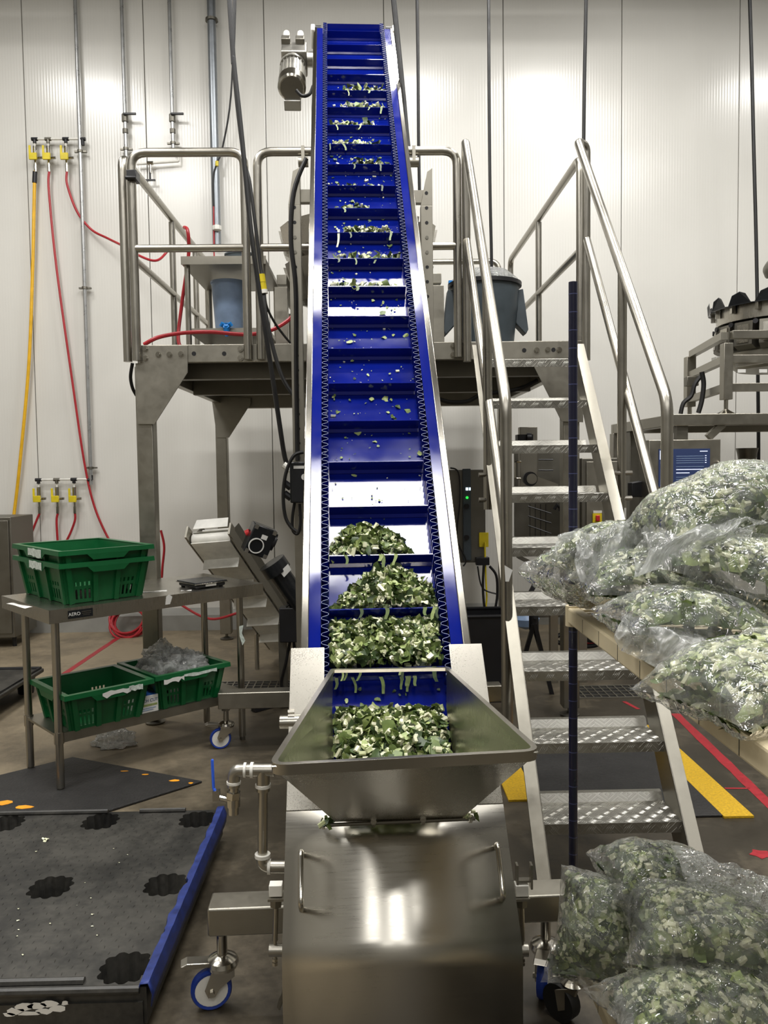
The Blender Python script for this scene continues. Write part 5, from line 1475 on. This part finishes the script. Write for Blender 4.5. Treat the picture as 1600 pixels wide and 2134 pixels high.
for sg in (-1, 1):
    p = K(sg*HWc, Lc*.8, -.05); part('leg', MB().cyl((p.x, p.y, 0), p, .018, seg=10), M['steel_tube'], tk)
# ------------------------------------------------------------------ second packing line at the right, behind the stairs
P2Y0, P2Y1, P2Z = 5.95, 7.35, at(1500, 862, Y=5.95).z
x2 = at(1398, 862, Y=5.95).x
p2 = thing('machine_frame', 'grey steel support frame of the second packing line behind the stairs', 'machine frame', (x2+.8, 6.6, 0))
XE = x2 + 2.0
bt_ = P2Z - at(1500, 886, Y=5.95).z
part('front_beam', MB().bb(x2, XE, P2Y0, P2Y0+.08, P2Z-bt_, P2Z), M['steel_blast'], p2, bevel=.004)
part('side_beam', MB().bb(x2, x2+.08, P2Y0+.08, P2Y1, P2Z-bt_, P2Z), M['steel_blast'], p2, bevel=.004)
part('rear_beam', MB().bb(x2, XE, P2Y1, P2Y1+.08, P2Z-bt_, P2Z), M['steel_blast'], p2, bevel=.004)
part('top_plate', MB().bb(x2+.3, XE, P2Y0+.08, P2Y1, P2Z-.012, P2Z-.004), M['steel_blast'], p2, smooth=False)
for xx, yy in ((x2+.04, P2Y1+.04), (XE-.04, P2Y0+.04), (XE-.04, P2Y1+.04)):
    part('leg', MB().bb(xx-.05, xx+.05, yy-.05, yy+.05, 0, P2Z-bt_), M['steel_blast'], p2, bevel=.004)
part('leg', MB().bb(x2+.02, x2+.12, 6.95, 7.05, 0, P2Z-bt_), M['steel_dark'], p2, bevel=.004)
part('brace', MB().bar(at(1475, 912, Y=6.0), at(1505, 884, Y=6.0), .05, .05), M['steel_blast'], p2)
# upper weigher stand on feet
ws = thing('weigher_stand', 'square tube stand on levelling feet carrying the far weigher', 'stand', (x2+.6, 6.4, P2Z))
ly = 6.1; lxp = at(1513, 790, Y=ly).x
zt_ = at(1513, 716, Y=ly).z; zb2 = at(1513, 833, Y=ly).z
l = part('leg', MB().bb(lxp-.034, lxp+.034, ly-.04, ly+.04, zb2, zt_), M['steel_blast'], ws, bevel=.003)
part('levelling_foot', MB().lathe([(.065, 0), (.07, .008), (.03, .03), (.016, .04), (.016, zb2-P2Z)], (lxp, ly, P2Z), seg=18), M['chrome'], l)
lx2 = at(1437, 800, Y=7.2).x
l = part('leg', MB().bb(lx2-.04, lx2+.04, 7.16, 7.24, at(1437, 848, Y=7.2).z, at(1437, 744, Y=7.2).z), M['steel_blast'], ws, bevel=.003)
part('levelling_foot', MB().cyl((lx2, 7.2, P2Z), (lx2, 7.2, at(1437, 848, Y=7.2).z), .02, seg=12), M['chrome'], l)
for dz in (.09, .30, .48):
    zz = zb2 + dz
    part('side_rail', MB().bar((lxp, ly+.04, zz), (lx2, 7.16, zz), .05, .055), M['steel_blast'], ws)
    part('front_rail', MB().bb(lxp+.034, XE, ly-.025, ly+.025, zz-.03, zz+.03), M['steel_blast'], ws, bevel=.003)
part('white_block', MB().box(at(1505, 752, Y=6.6), (.14, .1, .06)), M['paper'], ws, bevel=.004)
part('sloped_bar', MB().bar(at(1535, 760, Y=6.15), at(1592, 752, Y=6.15), .05, .035), M['white'], ws)
for px in (1545, 1590): part('light_tag', MB().box(at(px, 773, Y=6.08), (.06, .004, .025)), M['paper'], ws)
part('cable_bundle', MB().tube([at(a, b, Y=6.6) for a, b in ((1462, 782), (1448, 800), (1440, 825), (1424, 840), (1418, 862))], .018, 8, smooth=5), M['cable'], ws)
part('cable_bundle', MB().tube([at(a, b, Y=6.5) for a, b in ((1462, 775), (1466, 800), (1462, 835), (1455, 860))], .02, 8, smooth=5), M['cable'], ws)
part('sensor', MB().box(at(1440, 795, Y=6.9), (.10, .08, .08)), M['steel_dark'], ws, bevel=.006)
# far multihead weigher
fc = V((at(1640, 700, Y=6.55).x, 6.55, 0)); fr_ = fc.x - at(1503, 680, Y=6.55).x
fz0, fz1 = at(1560, 728, Y=6.2).z, at(1560, 620, Y=6.2).z
fw = thing('multihead_weigher', 'round multihead weigher with steel buckets at the right frame edge', 'weighing machine', (fc.x, fc.y, fz0))
def fz(t): return fz0 + (fz1-fz0)*t
cB = V((fc.x, fc.y, 0))
part('ring_housing', MB().lathe([(fr_*.97, fz(.62)), (fr_, fz(.63)), (fr_, fz(.92)), (fr_*.96, fz(.95))], cB, seg=40), M['steel'], fw)
part('core', MB().lathe([(fr_*.8, fz(-.08)), (fr_*.85, fz(.1)), (fr_*.85, fz(.62))], cB, seg=30), M['steel_dark'], fw)
part('base_ring', MB().lathe([(fr_*.7, fz(-.3)), (fr_*.9, fz(-.1)), (fr_*.9, fz(.02)), (fr_*.7, fz(.04))], cB, seg=30), M['steel_blast'], fw)
for i in range(16):
    a = 2*PI*i/16 + .1; R_ = Matrix.Rotation(a, 3, 'Z')
    def w3(x, y, t): return V((fc.x, fc.y, fz(t))) + R_ @ V((x, y, 0))
    hb = part('bucket', MB().prism([w3(fr_*.85, -.08, .60), w3(fr_*1.0, -.08, .58), w3(fr_*1.02, -.08, .12), w3(fr_*.92, -.08, .04), w3(fr_*.85, -.08, .08)], R_ @ V((0, .16, 0))), M['steel_dark'], fw, smooth=False)
    part('bucket_window', MB().prism([w3(fr_*1.005, -.05, .52), w3(fr_*1.022, -.05, .16), w3(fr_*1.022, .05, .16), w3(fr_*1.005, .05, .52)], R_ @ V((.006, 0, 0))), M['steel'], hb, smooth=False)
    part('latch', MB().cyl(w3(fr_*1.0, -.105, .55), w3(fr_*1.03, -.105, .55), .02, seg=8), M['black'], hb)
    tr = part('feeder_tray', MB().prism([w3(fr_*.75, -.09, .98), w3(fr_*1.10, -.10, .90), w3(fr_*1.12, -.06, 1.08), w3(fr_*1.10, 0, 1.14), w3(fr_*1.12, .06, 1.08), w3(fr_*1.10, .10, .90), w3(fr_*.75, .09, .98)], V((0, 0, .006))), M['black_gloss'], fw, smooth=False)
    part('tray_clip', MB().box(w3(fr_*1.01, .125, .86), (.03, .03, .07), R_), M['chrome'], tr)
part('top_cone', MB().lathe([(fr_*.75, fz(1.0)), (fr_*.4, fz(1.15)), (.02, fz(1.22))], cB, seg=30), M['steel'], fw)
hc = at(1600, 562, Y=6.5)
one('warning_beacon', MB().lathe([(.0, -.03), (.03, -.028), (.07, 0), (.045, .02), (.01, .03)], hc, Matrix.Rotation(PI/2, 3, 'Y'), seg=16).tube([hc + V((.05, 0, 0)), hc + V((.3, 0, .05)), V((hc.x+.3, hc.y, ZC))], .012, 8), M['steel_dark'], 'grey sensor head poking in above the far weigher at the right edge', 'sensor')
# operator panel
o0, o1 = at(1352, 917, Y=5.9), at(1500, 1075, Y=5.9)
op = thing('operator_panel', 'grey steel operator cabinet with a dark blue touch screen', 'control panel', ((o0.x+o1.x)/2, 5.95, o1.z))
part('cabinet', MB().bb(o0.x, o1.x, 5.9, 6.12, o1.z, o0.z), M['steel_blast'], op, bevel=.005)
s0_, s1_ = at(1372, 936, Y=5.899), at(1478, 1013, Y=5.899)
scr = part('screen', MB().bb(s0_.x, s1_.x, 5.893, 5.8995, s1_.z, s0_.z), M['screen'], op, smooth=False)
mb = MB(); sw = s1_.x - s0_.x; sh = s0_.z - s1_.z
def srow(f0, f1, v, h): mb.bb(s0_.x+sw*f0, s0_.x+sw*f1, 5.8915, 5.893, s1_.z+sh*v, s1_.z+sh*(v+h))
for v, a, b in ((.44, .34, .95), (.35, .34, .60), (.12, .34, .62), (.92, .8, .95)): srow(a, b, v, .022)
for v in (.80, .74, .68, .62): srow(.90, .93, v, .022)
srow(.02, .10, .72, .24)
part('screen_text', mb, M['screen_white'], scr, smooth=False)
mb = MB()
for v in (.80, .74, .68, .62, .52, .24, .18): srow(.34, .88, v, .012)
part('screen_rows', mb, M['pale_blue'], scr, smooth=False)
for px in (1355, 1497): 
    part('handle', MB().tube([at(px, 962, Y=5.9), at(px, 962, Y=5.86), at(px, 1003, Y=5.86), at(px, 1003, Y=5.9)], .009, 8, fillet=.02), M['chrome'], op)
part('hanger', MB().bb(at(1420, 880, Y=6.0).x-.04, at(1420, 880, Y=6.0).x+.04, 5.98, 6.05, o0.z, P2Z-bt_), M['steel_dark'], op)
# small side bracket box
b0 = at(1330, 1022, Y=6.2)
part('side_bracket', MB().prism([at(1316, 1006, Y=6.05), at(1352, 1000, Y=6.05), at(1352, 1036, Y=6.05), at(1316, 1036, Y=6.05)], (0, .10, 0)), M['black'], op, bevel=.006)
# small bench with dosing funnel at right
bz = at(1540, 972, Y=6.6).z
db = thing('dosing_bench', 'grey bench of the far line with fittings right of the operator cabinet', 'bench', (at(1560, 990, Y=6.6).x, 6.75, 0))
bx0, bx1 = at(1500, 972, Y=6.6).x, at(1640, 972, Y=6.6).x
part('bench_top', MB().bb(bx0, bx1, 6.6, 7.0, bz-.04, bz), M['steel_blast'], db, bevel=.003)
part('bench_body', MB().bb(bx0+.1, bx1, 6.7, 7.0, bz-.5, bz-.04), M['steel_dark'], db)
for xx in (bx0+.03, bx1-.03): part('leg', MB().bb(xx-.03, xx+.03, 6.75, 6.81, 0, bz-.04), M['steel_dark'], db)
part('fitting', MB().cyl(at(1529, 975, Y=6.62), at(1529, 962, Y=6.62), .03, seg=10).cyl(at(1522, 968, Y=6.62), at(1536, 968, Y=6.62), .016, seg=8), M['steel_dark'], db)
part('fitting_cable', MB().tube([at(1510, 992, Y=6.58), at(1530, 985, Y=6.58), at(1550, 990, Y=6.58), at(1575, 1000, Y=6.58)], .012, 8, smooth=5), M['cable'], db)
f0 = at(1562, 972, Y=6.7)
one('dosing_funnel', MB().lathe([(.055, 0), (.06, .0), (.085, .15), (.088, .15), (.088, .145), (.05, .0)], (f0.x, 6.75, bz), seg=20), M['steel_dark'], 'conical grey funnel on the far bench left of the frame edge', 'funnel')

# ------------------------------------------------------------------ packaging machine under the platform, seen through the stairs
Yv = 6.3
def bbp(mb, px0, py0, px1, py1, Y, d):
    a, b = at(px0, py0, Y=Y), at(px1, py1, Y=Y); return mb.bb(a.x, b.x, Y, Y+d, b.z, a.z)
vm = thing('packaging_machine', 'grey vertical packaging machine under the platform seen through the stairs', 'packaging machine', (at(1150, 1100, Y=Yv).x, 6.6, 0))
part('cabinet', bbp(MB(), 1212, 955, 1300, 1290, 6.1, .5), M['steel_dark'], vm, bevel=.006)
part('cabinet_door', bbp(MB(), 1222, 962, 1296, 1280, 6.085, .015), M['steel_blast'], vm, bevel=.003)
sw_ = part('main_switch', bbp(MB(), 1235, 1070, 1254, 1089, 6.07, .015), M['yellow'], vm, smooth=False)
pcs = at(1245, 1080, Y=6.07); part('switch_knob', MB().box(pcs, (.03, .03, .045)), M['red'], sw_, bevel=.005)
part('switch_label', bbp(MB(), 1236, 1064, 1254, 1069, 6.075, .004), M['paper'], vm, smooth=False)
part('upright', bbp(MB(), 1083, 890, 1120, 1020, 6.5, .08), M['steel_blast'], vm, bevel=.003)
part('back_panel', bbp(MB(), 1072, 930, 1176, 1130, 6.9, .04), M['steel_dark'], vm, smooth=False)
part('door_handle', MB().tube([at(1085, 962, Y=6.45), at(1074, 962, Y=6.45), at(1074, 997, Y=6.45), at(1085, 997, Y=6.45)], .008, 8, fillet=.015), M['chrome'], vm)
for xa_, ya_, xb_, yb_ in ((1122, 955, 1153, 975), (1100, 1055, 1148, 1120)):
    pass
for (a, b) in (((1122, 958), (1152, 958)), ((1122, 980), (1152, 980)), ((1100, 1055), (1148, 1070)), ((1100, 1075), (1148, 1090)), ((1100, 1095), (1148, 1112))):
    part('guard_wire', MB().cyl(at(*a, Y=6.3), at(*b, Y=6.3), .006, seg=6), M['black'], vm)
for px in (1104, 1115, 1126, 1137): part('guard_wire', MB().cyl(at(px, 1050, Y=6.31), at(px, 1120, Y=6.31), .003, seg=6), M['black'], vm)
# pulley arm
pc = at(1104, 998, Y=6.2)
ar = part('pulley_arm', MB().bar(pc, at(1160, 1018, Y=6.2), .012, .07, up=(0, 0, 1)), M['steel_blast'], vm)
part('pulley', MB().cyl(pc + V((0, -.02, 0)), pc + V((0, .02, 0)), .055, seg=20), M['black'], ar)
part('pulley_disc', MB().cyl(pc + V((0.01, -.025, 0)), pc + V((0.01, -.02, 0)), .040, seg=20), M['steel_blast'], ar)
part('motor_knob', MB().box(at(1092, 912, Y=6.3), (.12, .1, .045)).cyl(at(1097, 912, Y=6.25), at(1106, 912, Y=6.25), .035, seg=12), M['black'], vm)
part('film_roll_bracket', MB().tube([at(1155, 1062, Y=6.3), at(1160, 1052, Y=6.3), at(1168, 1060, Y=6.3), at(1165, 1065, Y=6.3)], .015, 8), M['black'], vm)
part('chute', MB().bar(at(1080, 1160, Y=6.2), at(1150, 1195, Y=6.2), .12, .03), M['steel_dark'], vm)
for px in (1155, 1215): part('leg', bbp(MB(), px-8, 1270, px+8, 1480, 6.05, .06), M['steel_blast'], vm)
part('lower_shelf', bbp(MB(), 1060, 1278, 1250, 1285, 6.3, .4), M['steel_dark'], vm)
# black tripod-like stand
tr_ = thing('tripod_stand', 'black folding tripod stand seen between the stair treads', 'stand', at(1115, 1420, Y=5.7) * 1.0)
hub = at(1112, 1295, Y=5.75)
part('hub', MB().cyl(hub + V((0, 0, -.06)), hub + V((0, 0, .05)), .035, seg=12), M['black'], tr_)
for (a, b) in (((1112, 1300), (1092, 1370)), ((1114, 1300), (1165, 1510)), ((1110, 1300), (1128, 1360)), ((1114, 1290), (1150, 1180)), ((1100, 1245), (1128, 1190))):
    part('strut', MB().bar(at(*a, Y=5.72), at(*b, Y=5.78), .028, .028, up=(0, 1, 0)), M['black'], tr_)
e = at(1165, 1510, Y=5.78)
part('foot', MB().bar(at(1165, 1510, Y=5.78), V((e.x+.03, 5.78, .01)), .03, .03, up=(0, 1, 0)).bar(at(1092, 1370, Y=5.78), V((at(1080, 1400, Y=5.78).x, 5.6, .01)), .03, .03, up=(0, 1, 0)), M['black'], tr_)
gl_ = at(1096, 1294, Y=6.0)
one('blue_bundle', MB().lathe([(.02, -.06), (.09, -.03), (.10, .02), (.06, .06), (.01, .07)], gl_, seg=14), M['pale_blue'], 'pale blue cloth bundle hanging behind the stair treads', 'cloth')
one('cable_bundle', MB().tube([at(a, b, Y=6.3) for a, b in ((1150, 1330), (1190, 1318), (1230, 1335), (1260, 1325), (1240, 1345), (1190, 1345), (1150, 1335))], .018, 8, smooth=6), M['cable'], 'tangle of black cable on the floor seen under the stairs', 'cable')
one('red_reel', MB().lathe([(.05, 0), (.12, .005), (.12, .03), (.05, .035)], at(1215, 1340, Y=6.5), seg=20), M['red_hose'], 'flat red hose reel on the floor seen under the stairs', 'hose')
# left electrical cabinets between conveyor and stairs
ec = thing('electrical_cabinet', 'dark grey electrical cabinet with lit green indicator between conveyor and stairs', 'cabinet', (at(975, 1100, Y=6.3).x, 6.4, at(975, 1172, Y=6.3).z))
part('cabinet_body', bbp(MB(), 928, 980, 1012, 1172, 6.3, .3), M['steel_dark'], ec, bevel=.006)
part('cabinet_edge', bbp(MB(), 964, 977, 982, 1168, 6.27, .03), M['bin_grey'], ec, bevel=.004)
p = at(973, 1019, Y=6.268); part('display_lamp', MB().box(p, (.02, .004, .022)).box(p + V((.022, 0, 0)), (.012, .004, .022)), M['led_white'], ec)
p = at(973, 1037, Y=6.268); part('green_lamp', MB().cyl(p, p+V((0, -.006, 0)), .010, seg=10), M['led_green'], ec)
for dy in (1055, 1120): 
    p = at(972, dy, Y=6.268); part('knob', MB().cyl(p, p+V((0, -.015, 0)), .02, seg=12), M['black'], ec)
sk = part('socket', bbp(MB(), 998, 1110, 1018, 1140, 6.285, .015), M['yellow'], ec, bevel=.003)
part('yellow_lead', MB().tube([at(a, b, Y=6.27) for a, b in ((1010, 1130), (1012, 1200), (1014, 1245), (1012, 1280), (1024, 1300), (1030, 1340))], .007, 8, smooth=5), M['yellow'], ec)
part('plug_block', bbp(MB(), 992, 1162, 1020, 1178, 6.25, .06), M['black'], ec, bevel=.004)
part('wall_strut', bbp(MB(), 945, 1172, 960, 1330, 6.5, .05), M['steel_dark'], ec)
for i, pts in enumerate((((1008, 1178), (1006, 1225), (1010, 1270), (1018, 1300)), ((1020, 1180), (1034, 1200), (1036, 1240), (1032, 1275), (1040, 1300)), ((995, 1180), (1005, 1225), (1035, 1238)), ((938, 975), (955, 985), (958, 1040), (952, 1120), (970, 1165), (965, 1180)))):
    part('cable', MB().tube([at(a, b, Y=6.24) for a, b in pts], .010 if i < 2 else .006, 8, smooth=5), M['cable'], ec)
# black bin on the floor behind the conveyor
k0 = at(1020, 1412, Z=0.02)
k0 = at(1014, 1420, Y=5.6)
bn = thing('black_bin', 'black open plastic bin on the floor between conveyor and stairs', 'bin', (k0.x, 5.7, 0))
zt_ = at(1014, 1285, Y=5.55).z; hw = .16
mb = MB()
def bq(x, y, z): e = 1 - .1*(1 - z/zt_); return V((k0.x + x*hw*e, 5.72 + y*hw*e, z))
mb.add([bq(-1, -1, 0), bq(1, -1, 0), bq(1, 1, 0), bq(-1, 1, 0), bq(-1, -1, zt_), bq(1, -1, zt_), bq(1, 1, zt_), bq(-1, 1, zt_)], [(0, 1, 2, 3), (0, 4, 5, 1), (1, 5, 6, 2), (2, 6, 7, 3), (3, 7, 4, 0)])
part('bin_body', mb, M['black'], bn, solid=.004, smooth=False)
part('bin_rim', MB().tube([bq(-1, -1, zt_), bq(1, -1, zt_), bq(1, 1, zt_), bq(-1, 1, zt_), bq(-1, -1, zt_)], .012, 8), M['black'], bn)

# ------------------------------------------------------------------ mobile shelf rack, right foreground
RX0, RX1, RY0, RY1 = .585, 1.19, .82, 2.335
rk = thing('shelf_rack', 'mobile shelving rack with dark blue post and ivory slatted shelves at right', 'shelf rack', ((RX0+RX1)/2, (RY0+RY1)/2, 0))
ptop = at(1188, 588, Y=RY1).z
for xx, yy in ((RX0, RY1), (RX1, RY1), (RX0, RY0), (RX1, RY0)):
    ps = part('post', MB().cyl((xx, yy, .13), (xx, yy, ptop), .0128, seg=16), M['post_blue'], rk)
    rg = MB()
    z = .2
    while z < ptop - .01: rg.cyl((xx, yy, z-.0012), (xx, yy, z+.0012), .0131, seg=16, caps=False); z += .0508
    tag(part('post_grooves', rg, M['groove'], ps), kind='stuff')
    cs = part('caster', MB().cyl((xx, yy, .10), (xx, yy, .14), .02, seg=12).lathe([(.03, .10), (.038, .112), (.02, .125)], (xx, yy, 0), seg=14), M['chrome'], rk)
    part('wheel', MB().cyl((xx-.05, yy-.012, .055), (xx-.02, yy+.012, .055), .055, seg=22), M['black_rubber'], cs)
    for sg in (-1, 1):
        part('fork', MB().prism([(xx-.055, yy+sg*.03, .11), (xx+.01, yy+sg*.03, .11), (xx-.01, yy+sg*.03, .05), (xx-.045, yy+sg*.03, .045)], (sg*.008, sg*.003, 0)), M['chrome'], cs, smooth=False)
def shelf(z):
    h = .045
    sh_ = part('shelf_frame', MB().bb(RX0-.018, RX0+.016, RY0, RY1-.01, z-h, z).bb(RX1-.016, RX1+.018, RY0, RY1-.01, z-h, z).bb(RX0+.016, RX1-.016, RY0, RY0+.034, z-h, z).bb(RX0+.016, RX1-.016, RY1-.044, RY1-.01, z-h, z), M['ivory'], rk, bevel=.005, smooth=False)
    part('corner_collar', MB().cyl((RX0, RY1, z-h-.01), (RX0, RY1, z+.004), .022, seg=14), M['ivory'], sh_)
    y = RY0 + .07
    while y < RY1 - .08:
        part('slat', MB().bb(RX0+.016, RX1-.016, y, y+.017, z-.018, z-.003), M['ivory'], sh_, smooth=False)
        y += .034
    part('centre_rib', MB().bb((RX0+RX1)/2-.012, (RX0+RX1)/2+.012, RY0+.034, RY1-.044, z-.035, z-.019), M['ivory'], sh_, smooth=False)
    y = RY0 + .1
    while y < RY1 - .1:
        part('clip_seam', MB().bb(RX0-.0186, RX0-.018, y, y+.003, z-h+.004, z-.004), M['steel_dark'], sh_, smooth=False); y += .155
UZ = at(1186, 1265, Y=RY1).z
LZ_ = .285
shelf(UZ); shelf(LZ_)

# ------------------------------------------------------------------ bags of chopped greens
def bag(label, c, a, b, h, yaw=0., pitch=0., roll=0., seed=1, droop=.0, white=.30, n=620, neck=None, wr=.010, group='bags of chopped greens', fillu=(-.93, .93)):
    """pillow bag: half length a, half width b, half height h, centred at c. neck: list of dicts for loose film"""
    c = V(c); rs = random.Random(seed); a *= 1.06; b *= 1.08; h *= 1.18
    from mathutils import Euler
    R_ = Euler((pitch, roll, yaw)).to_matrix()
    off = V((seed*5.3, seed*2.7, seed*1.9))
    def surf(u, v, side, k=1.0, wrk=1.0):
        e = (max(0, 1-abs(u)**2.7)**.52) * (max(0, 1-abs(v)**2.7)**.52)
        z = h*e*(1.0 if side > 0 else -.62)*k
        pinch = 1 + .05*(u*u)*(v*v)
        p = V((a*u*(1-.10*(1-v*v)*abs(u))*k*pinch, b*v*(1-.10*(1-u*u)*abs(v))*k*pinch, z - droop*(u*u)*a))
        s_ = noise.noise(p*9+off)*.55 + noise.noise(p*20+off)*.3
        nrm = V((u*.35, v*.35, side)).normalized()
        lump = noise.noise(p*5.5+off)*.16*h*e
        ridge = 1 - abs(noise.noise(V((p.x*16, p.y*38, p.z*24))+off))*2.2
        return p + nrm*(lump + wrk*wr*(s_ + .8*max(0, ridge-.35)))
    t = thing('vegetable_bag', label, 'bag', c - V((0, 0, h*.6)), 0, group)
    mb = MB()
    for side in (1, -1):
        mb.grid(lambda i, j: c + R_ @ surf(i*2-1, j*2-1, side), 56, 44)
    part('film', mb, M['film'], t, ang=180)
    # the greens: a dark inner mass plus pieces pressed against the film
    core = MB()
    for side in (1, -1):
        core.grid(lambda i, j: c + R_ @ surf(fillu[0]+(fillu[1]-fillu[0])*i, (j*2-1)*.95, side, .86, 0), 26, 20)
    tag(part('greens_mass', core, M['leaf_mid'], t, ang=180), kind='stuff')
    mb = MB()
    random.seed(seed*17+3)
    for i in range(int(n*1.6)):
        u = rnd(*fillu); v = rnd(-.95, .95); side = 1 if random.random() < .72 else -1
        p = surf(u, v, side, .90 if random.random() < .6 else .86, 0)
        eps = .03
        du = surf(min(1, u+eps), v, side, .9, 0) - surf(max(-1, u-eps), v, side, .9, 0); dv = surf(u, min(1, v+eps), side, .9, 0) - surf(u, max(-1, v-eps), side, .9, 0)
        nn = du.cross(dv).normalized()
        x_, y_ = frame_from(nn)
        tilt = Matrix.Rotation(rnd(-.3, .3), 3, x_) @ Matrix.Rotation(rnd(-.3, .3), 3, y_)
        Rf = R_ @ tilt @ Matrix((x_, y_, nn)).transposed() @ Matrix.Rotation(rnd(0, 6.28), 3, 'Z')
        piece(mb, c + R_ @ p, .66, min(.6, white*1.1), Rf)
    tag(part('chopped_greens', mb, GREENS, t, ang=50), kind='stuff')
    # loose film gathered beyond the filled part
    for k, nk in enumerate(neck or []):
        p0, p1 = V(nk['p0']), V(nk['p1']); q0, q1 = V(nk['q0']), V(nk['q1']); o2 = V((seed*1.7+k, k*3.1, seed))
        amp = nk.get('amp', .025); bulge = V(nk.get('bulge', (0, 0, .03)))
        for lay in (0, 1):
            def fn(i, j, lay=lay):
                e0 = p0.lerp(p1, j); e1 = q0.lerp(q1, j)
                p = e0.lerp(e1, i) + bulge*math.sin(PI*i)*math.sin(PI*j)*(1 if lay == 0 else -.3)
                w_ = (.25 + .75*math.sin(PI*min(1, i*.9+.1)))
                f = V((noise.noise(p*14+o2+V((lay*9, 0, 0))), noise.noise(p*14+o2+V((3, lay*9, 0))), noise.noise(p*14+o2+V((0, 7, lay*9)))))
                g = 1 - 2*abs(noise.noise(V((j*14, i*3.2, lay*4+seed))*1.0+o2))
                return p + f*amp*w_ + bulge.normalized()*g*amp*.6*w_
            mb = MB().grid(fn, 60, 60)
            part('loose_film', mb, M['film_loose'], t, ang=180)
    return t
def upt(px, py, Y): return at(px, py, Y=Y)
ub = UZ + .002
# upper shelf ---------------------------------------------------------
bag('pointed bag of greens at the back left corner of the upper shelf', upt(1232, 1212, 2.18), .14, .12, .085, yaw=.3, roll=.16, seed=2, n=700, white=.32)
bag('whitish crumpled bag of greens lying over the pointed bag', upt(1290, 1160, 2.06), .13, .11, .075, yaw=.5, roll=-.1, seed=3, n=420, white=.3,
    neck=[dict(p0=upt(1200, 1110, 2.05), p1=upt(1370, 1080, 2.0), q0=upt(1210, 1215, 1.93), q1=upt(1330, 1232, 1.90), amp=.03, bulge=(-.02, -.05, .03)), dict(p0=upt(1235, 1105, 2.1), p1=upt(1215, 1150, 2.1), q0=upt(1165, 1115, 2.12), q1=upt(1150, 1168, 2.12), amp=.018, bulge=(0, -.01, .015))])
bag('dark bag of greens in the middle of the upper shelf under the loose film', upt(1360, 1230, 1.88), .16, .12, .085, yaw=-.1, roll=.05, seed=4, n=760, white=.28)
bag('large plump bag topping the pile on the upper shelf', upt(1500, 1085, 1.86), .19, .14, .10, yaw=.1, roll=-.32, seed=5, n=800, white=.34,
    neck=[dict(p0=upt(1345, 1120, 1.75), p1=upt(1600, 1085, 1.72), q0=upt(1320, 1205, 1.70), q1=upt(1480, 1150, 1.66), amp=.032, bulge=(0, -.05, .02)), dict(p0=upt(1440, 1130, 1.68), p1=upt(1500, 1130, 1.68), q0=upt(1408, 1235, 1.68), q1=upt(1440, 1232, 1.68), amp=.02, bulge=(0, -.02, 0))])
bag('bag of greens at the right edge below the topmost bag', upt(1560, 1225, 1.70), .17, .13, .10, yaw=-.4, roll=.30, seed=6, n=800, white=.36)
bag('dark green bag with clear empty film hanging over the shelf edge', upt(1440, 1312, 1.62), .155, .11, .066, yaw=.05, roll=.12, seed=7, n=700, white=.2,
    neck=[dict(p0=upt(1300, 1275, 1.60), p1=upt(1500, 1345, 1.50), q0=upt(1292, 1355, 1.56), q1=upt(1440, 1424, 1.40), amp=.026, bulge=(-.01, -.045, .02))])
bag('nearest bag on the upper shelf with pale stalk pieces', upt(1592, 1432, 1.33), .155, .115, .076, yaw=.35, roll=-.10, seed=8, n=900, white=.42)
# lower shelf ---------------------------------------------------------
bag('tall slumped bag at the left end of the lower shelf', upt(1258, 1945, 2.02), .135, .12, .13, yaw=1.1, roll=-.75, seed=9, n=900, white=.2)
bag('dark bag lying on top of the lower shelf pile', upt(1375, 1850, 2.02), .145, .11, .085, yaw=.0, roll=.22, seed=10, n=760, white=.17,
    neck=[dict(p0=upt(1400, 1765, 1.98), p1=upt(1440, 1870, 1.92), q0=upt(1640, 1850, 1.95), q1=upt(1640, 1930, 1.85), amp=.024, bulge=(0, -.03, .05))])
bag('large bag in the middle of the lower shelf with pale stalks', upt(1480, 1975, 1.80), .19, .135, .105, yaw=-.2, roll=.16, seed=11, n=1000, white=.3)
bag('bag at the right edge behind the large lower bag', upt(1590, 1920, 2.02), .14, .11, .085, yaw=.2, roll=.2, seed=12, n=500, white=.33)
bag('bag in the bottom right corner of the lower shelf', upt(1460, 2110, 1.66), .19, .11, .07, yaw=.1, roll=-.06, seed=13, n=900, white=.33,
    neck=[dict(p0=upt(1300, 2050, 1.72), p1=upt(1420, 2110, 1.62), q0=upt(1265, 2110, 1.70), q1=upt(1350, 2180, 1.58), amp=.022, bulge=(0, -.03, .02))])
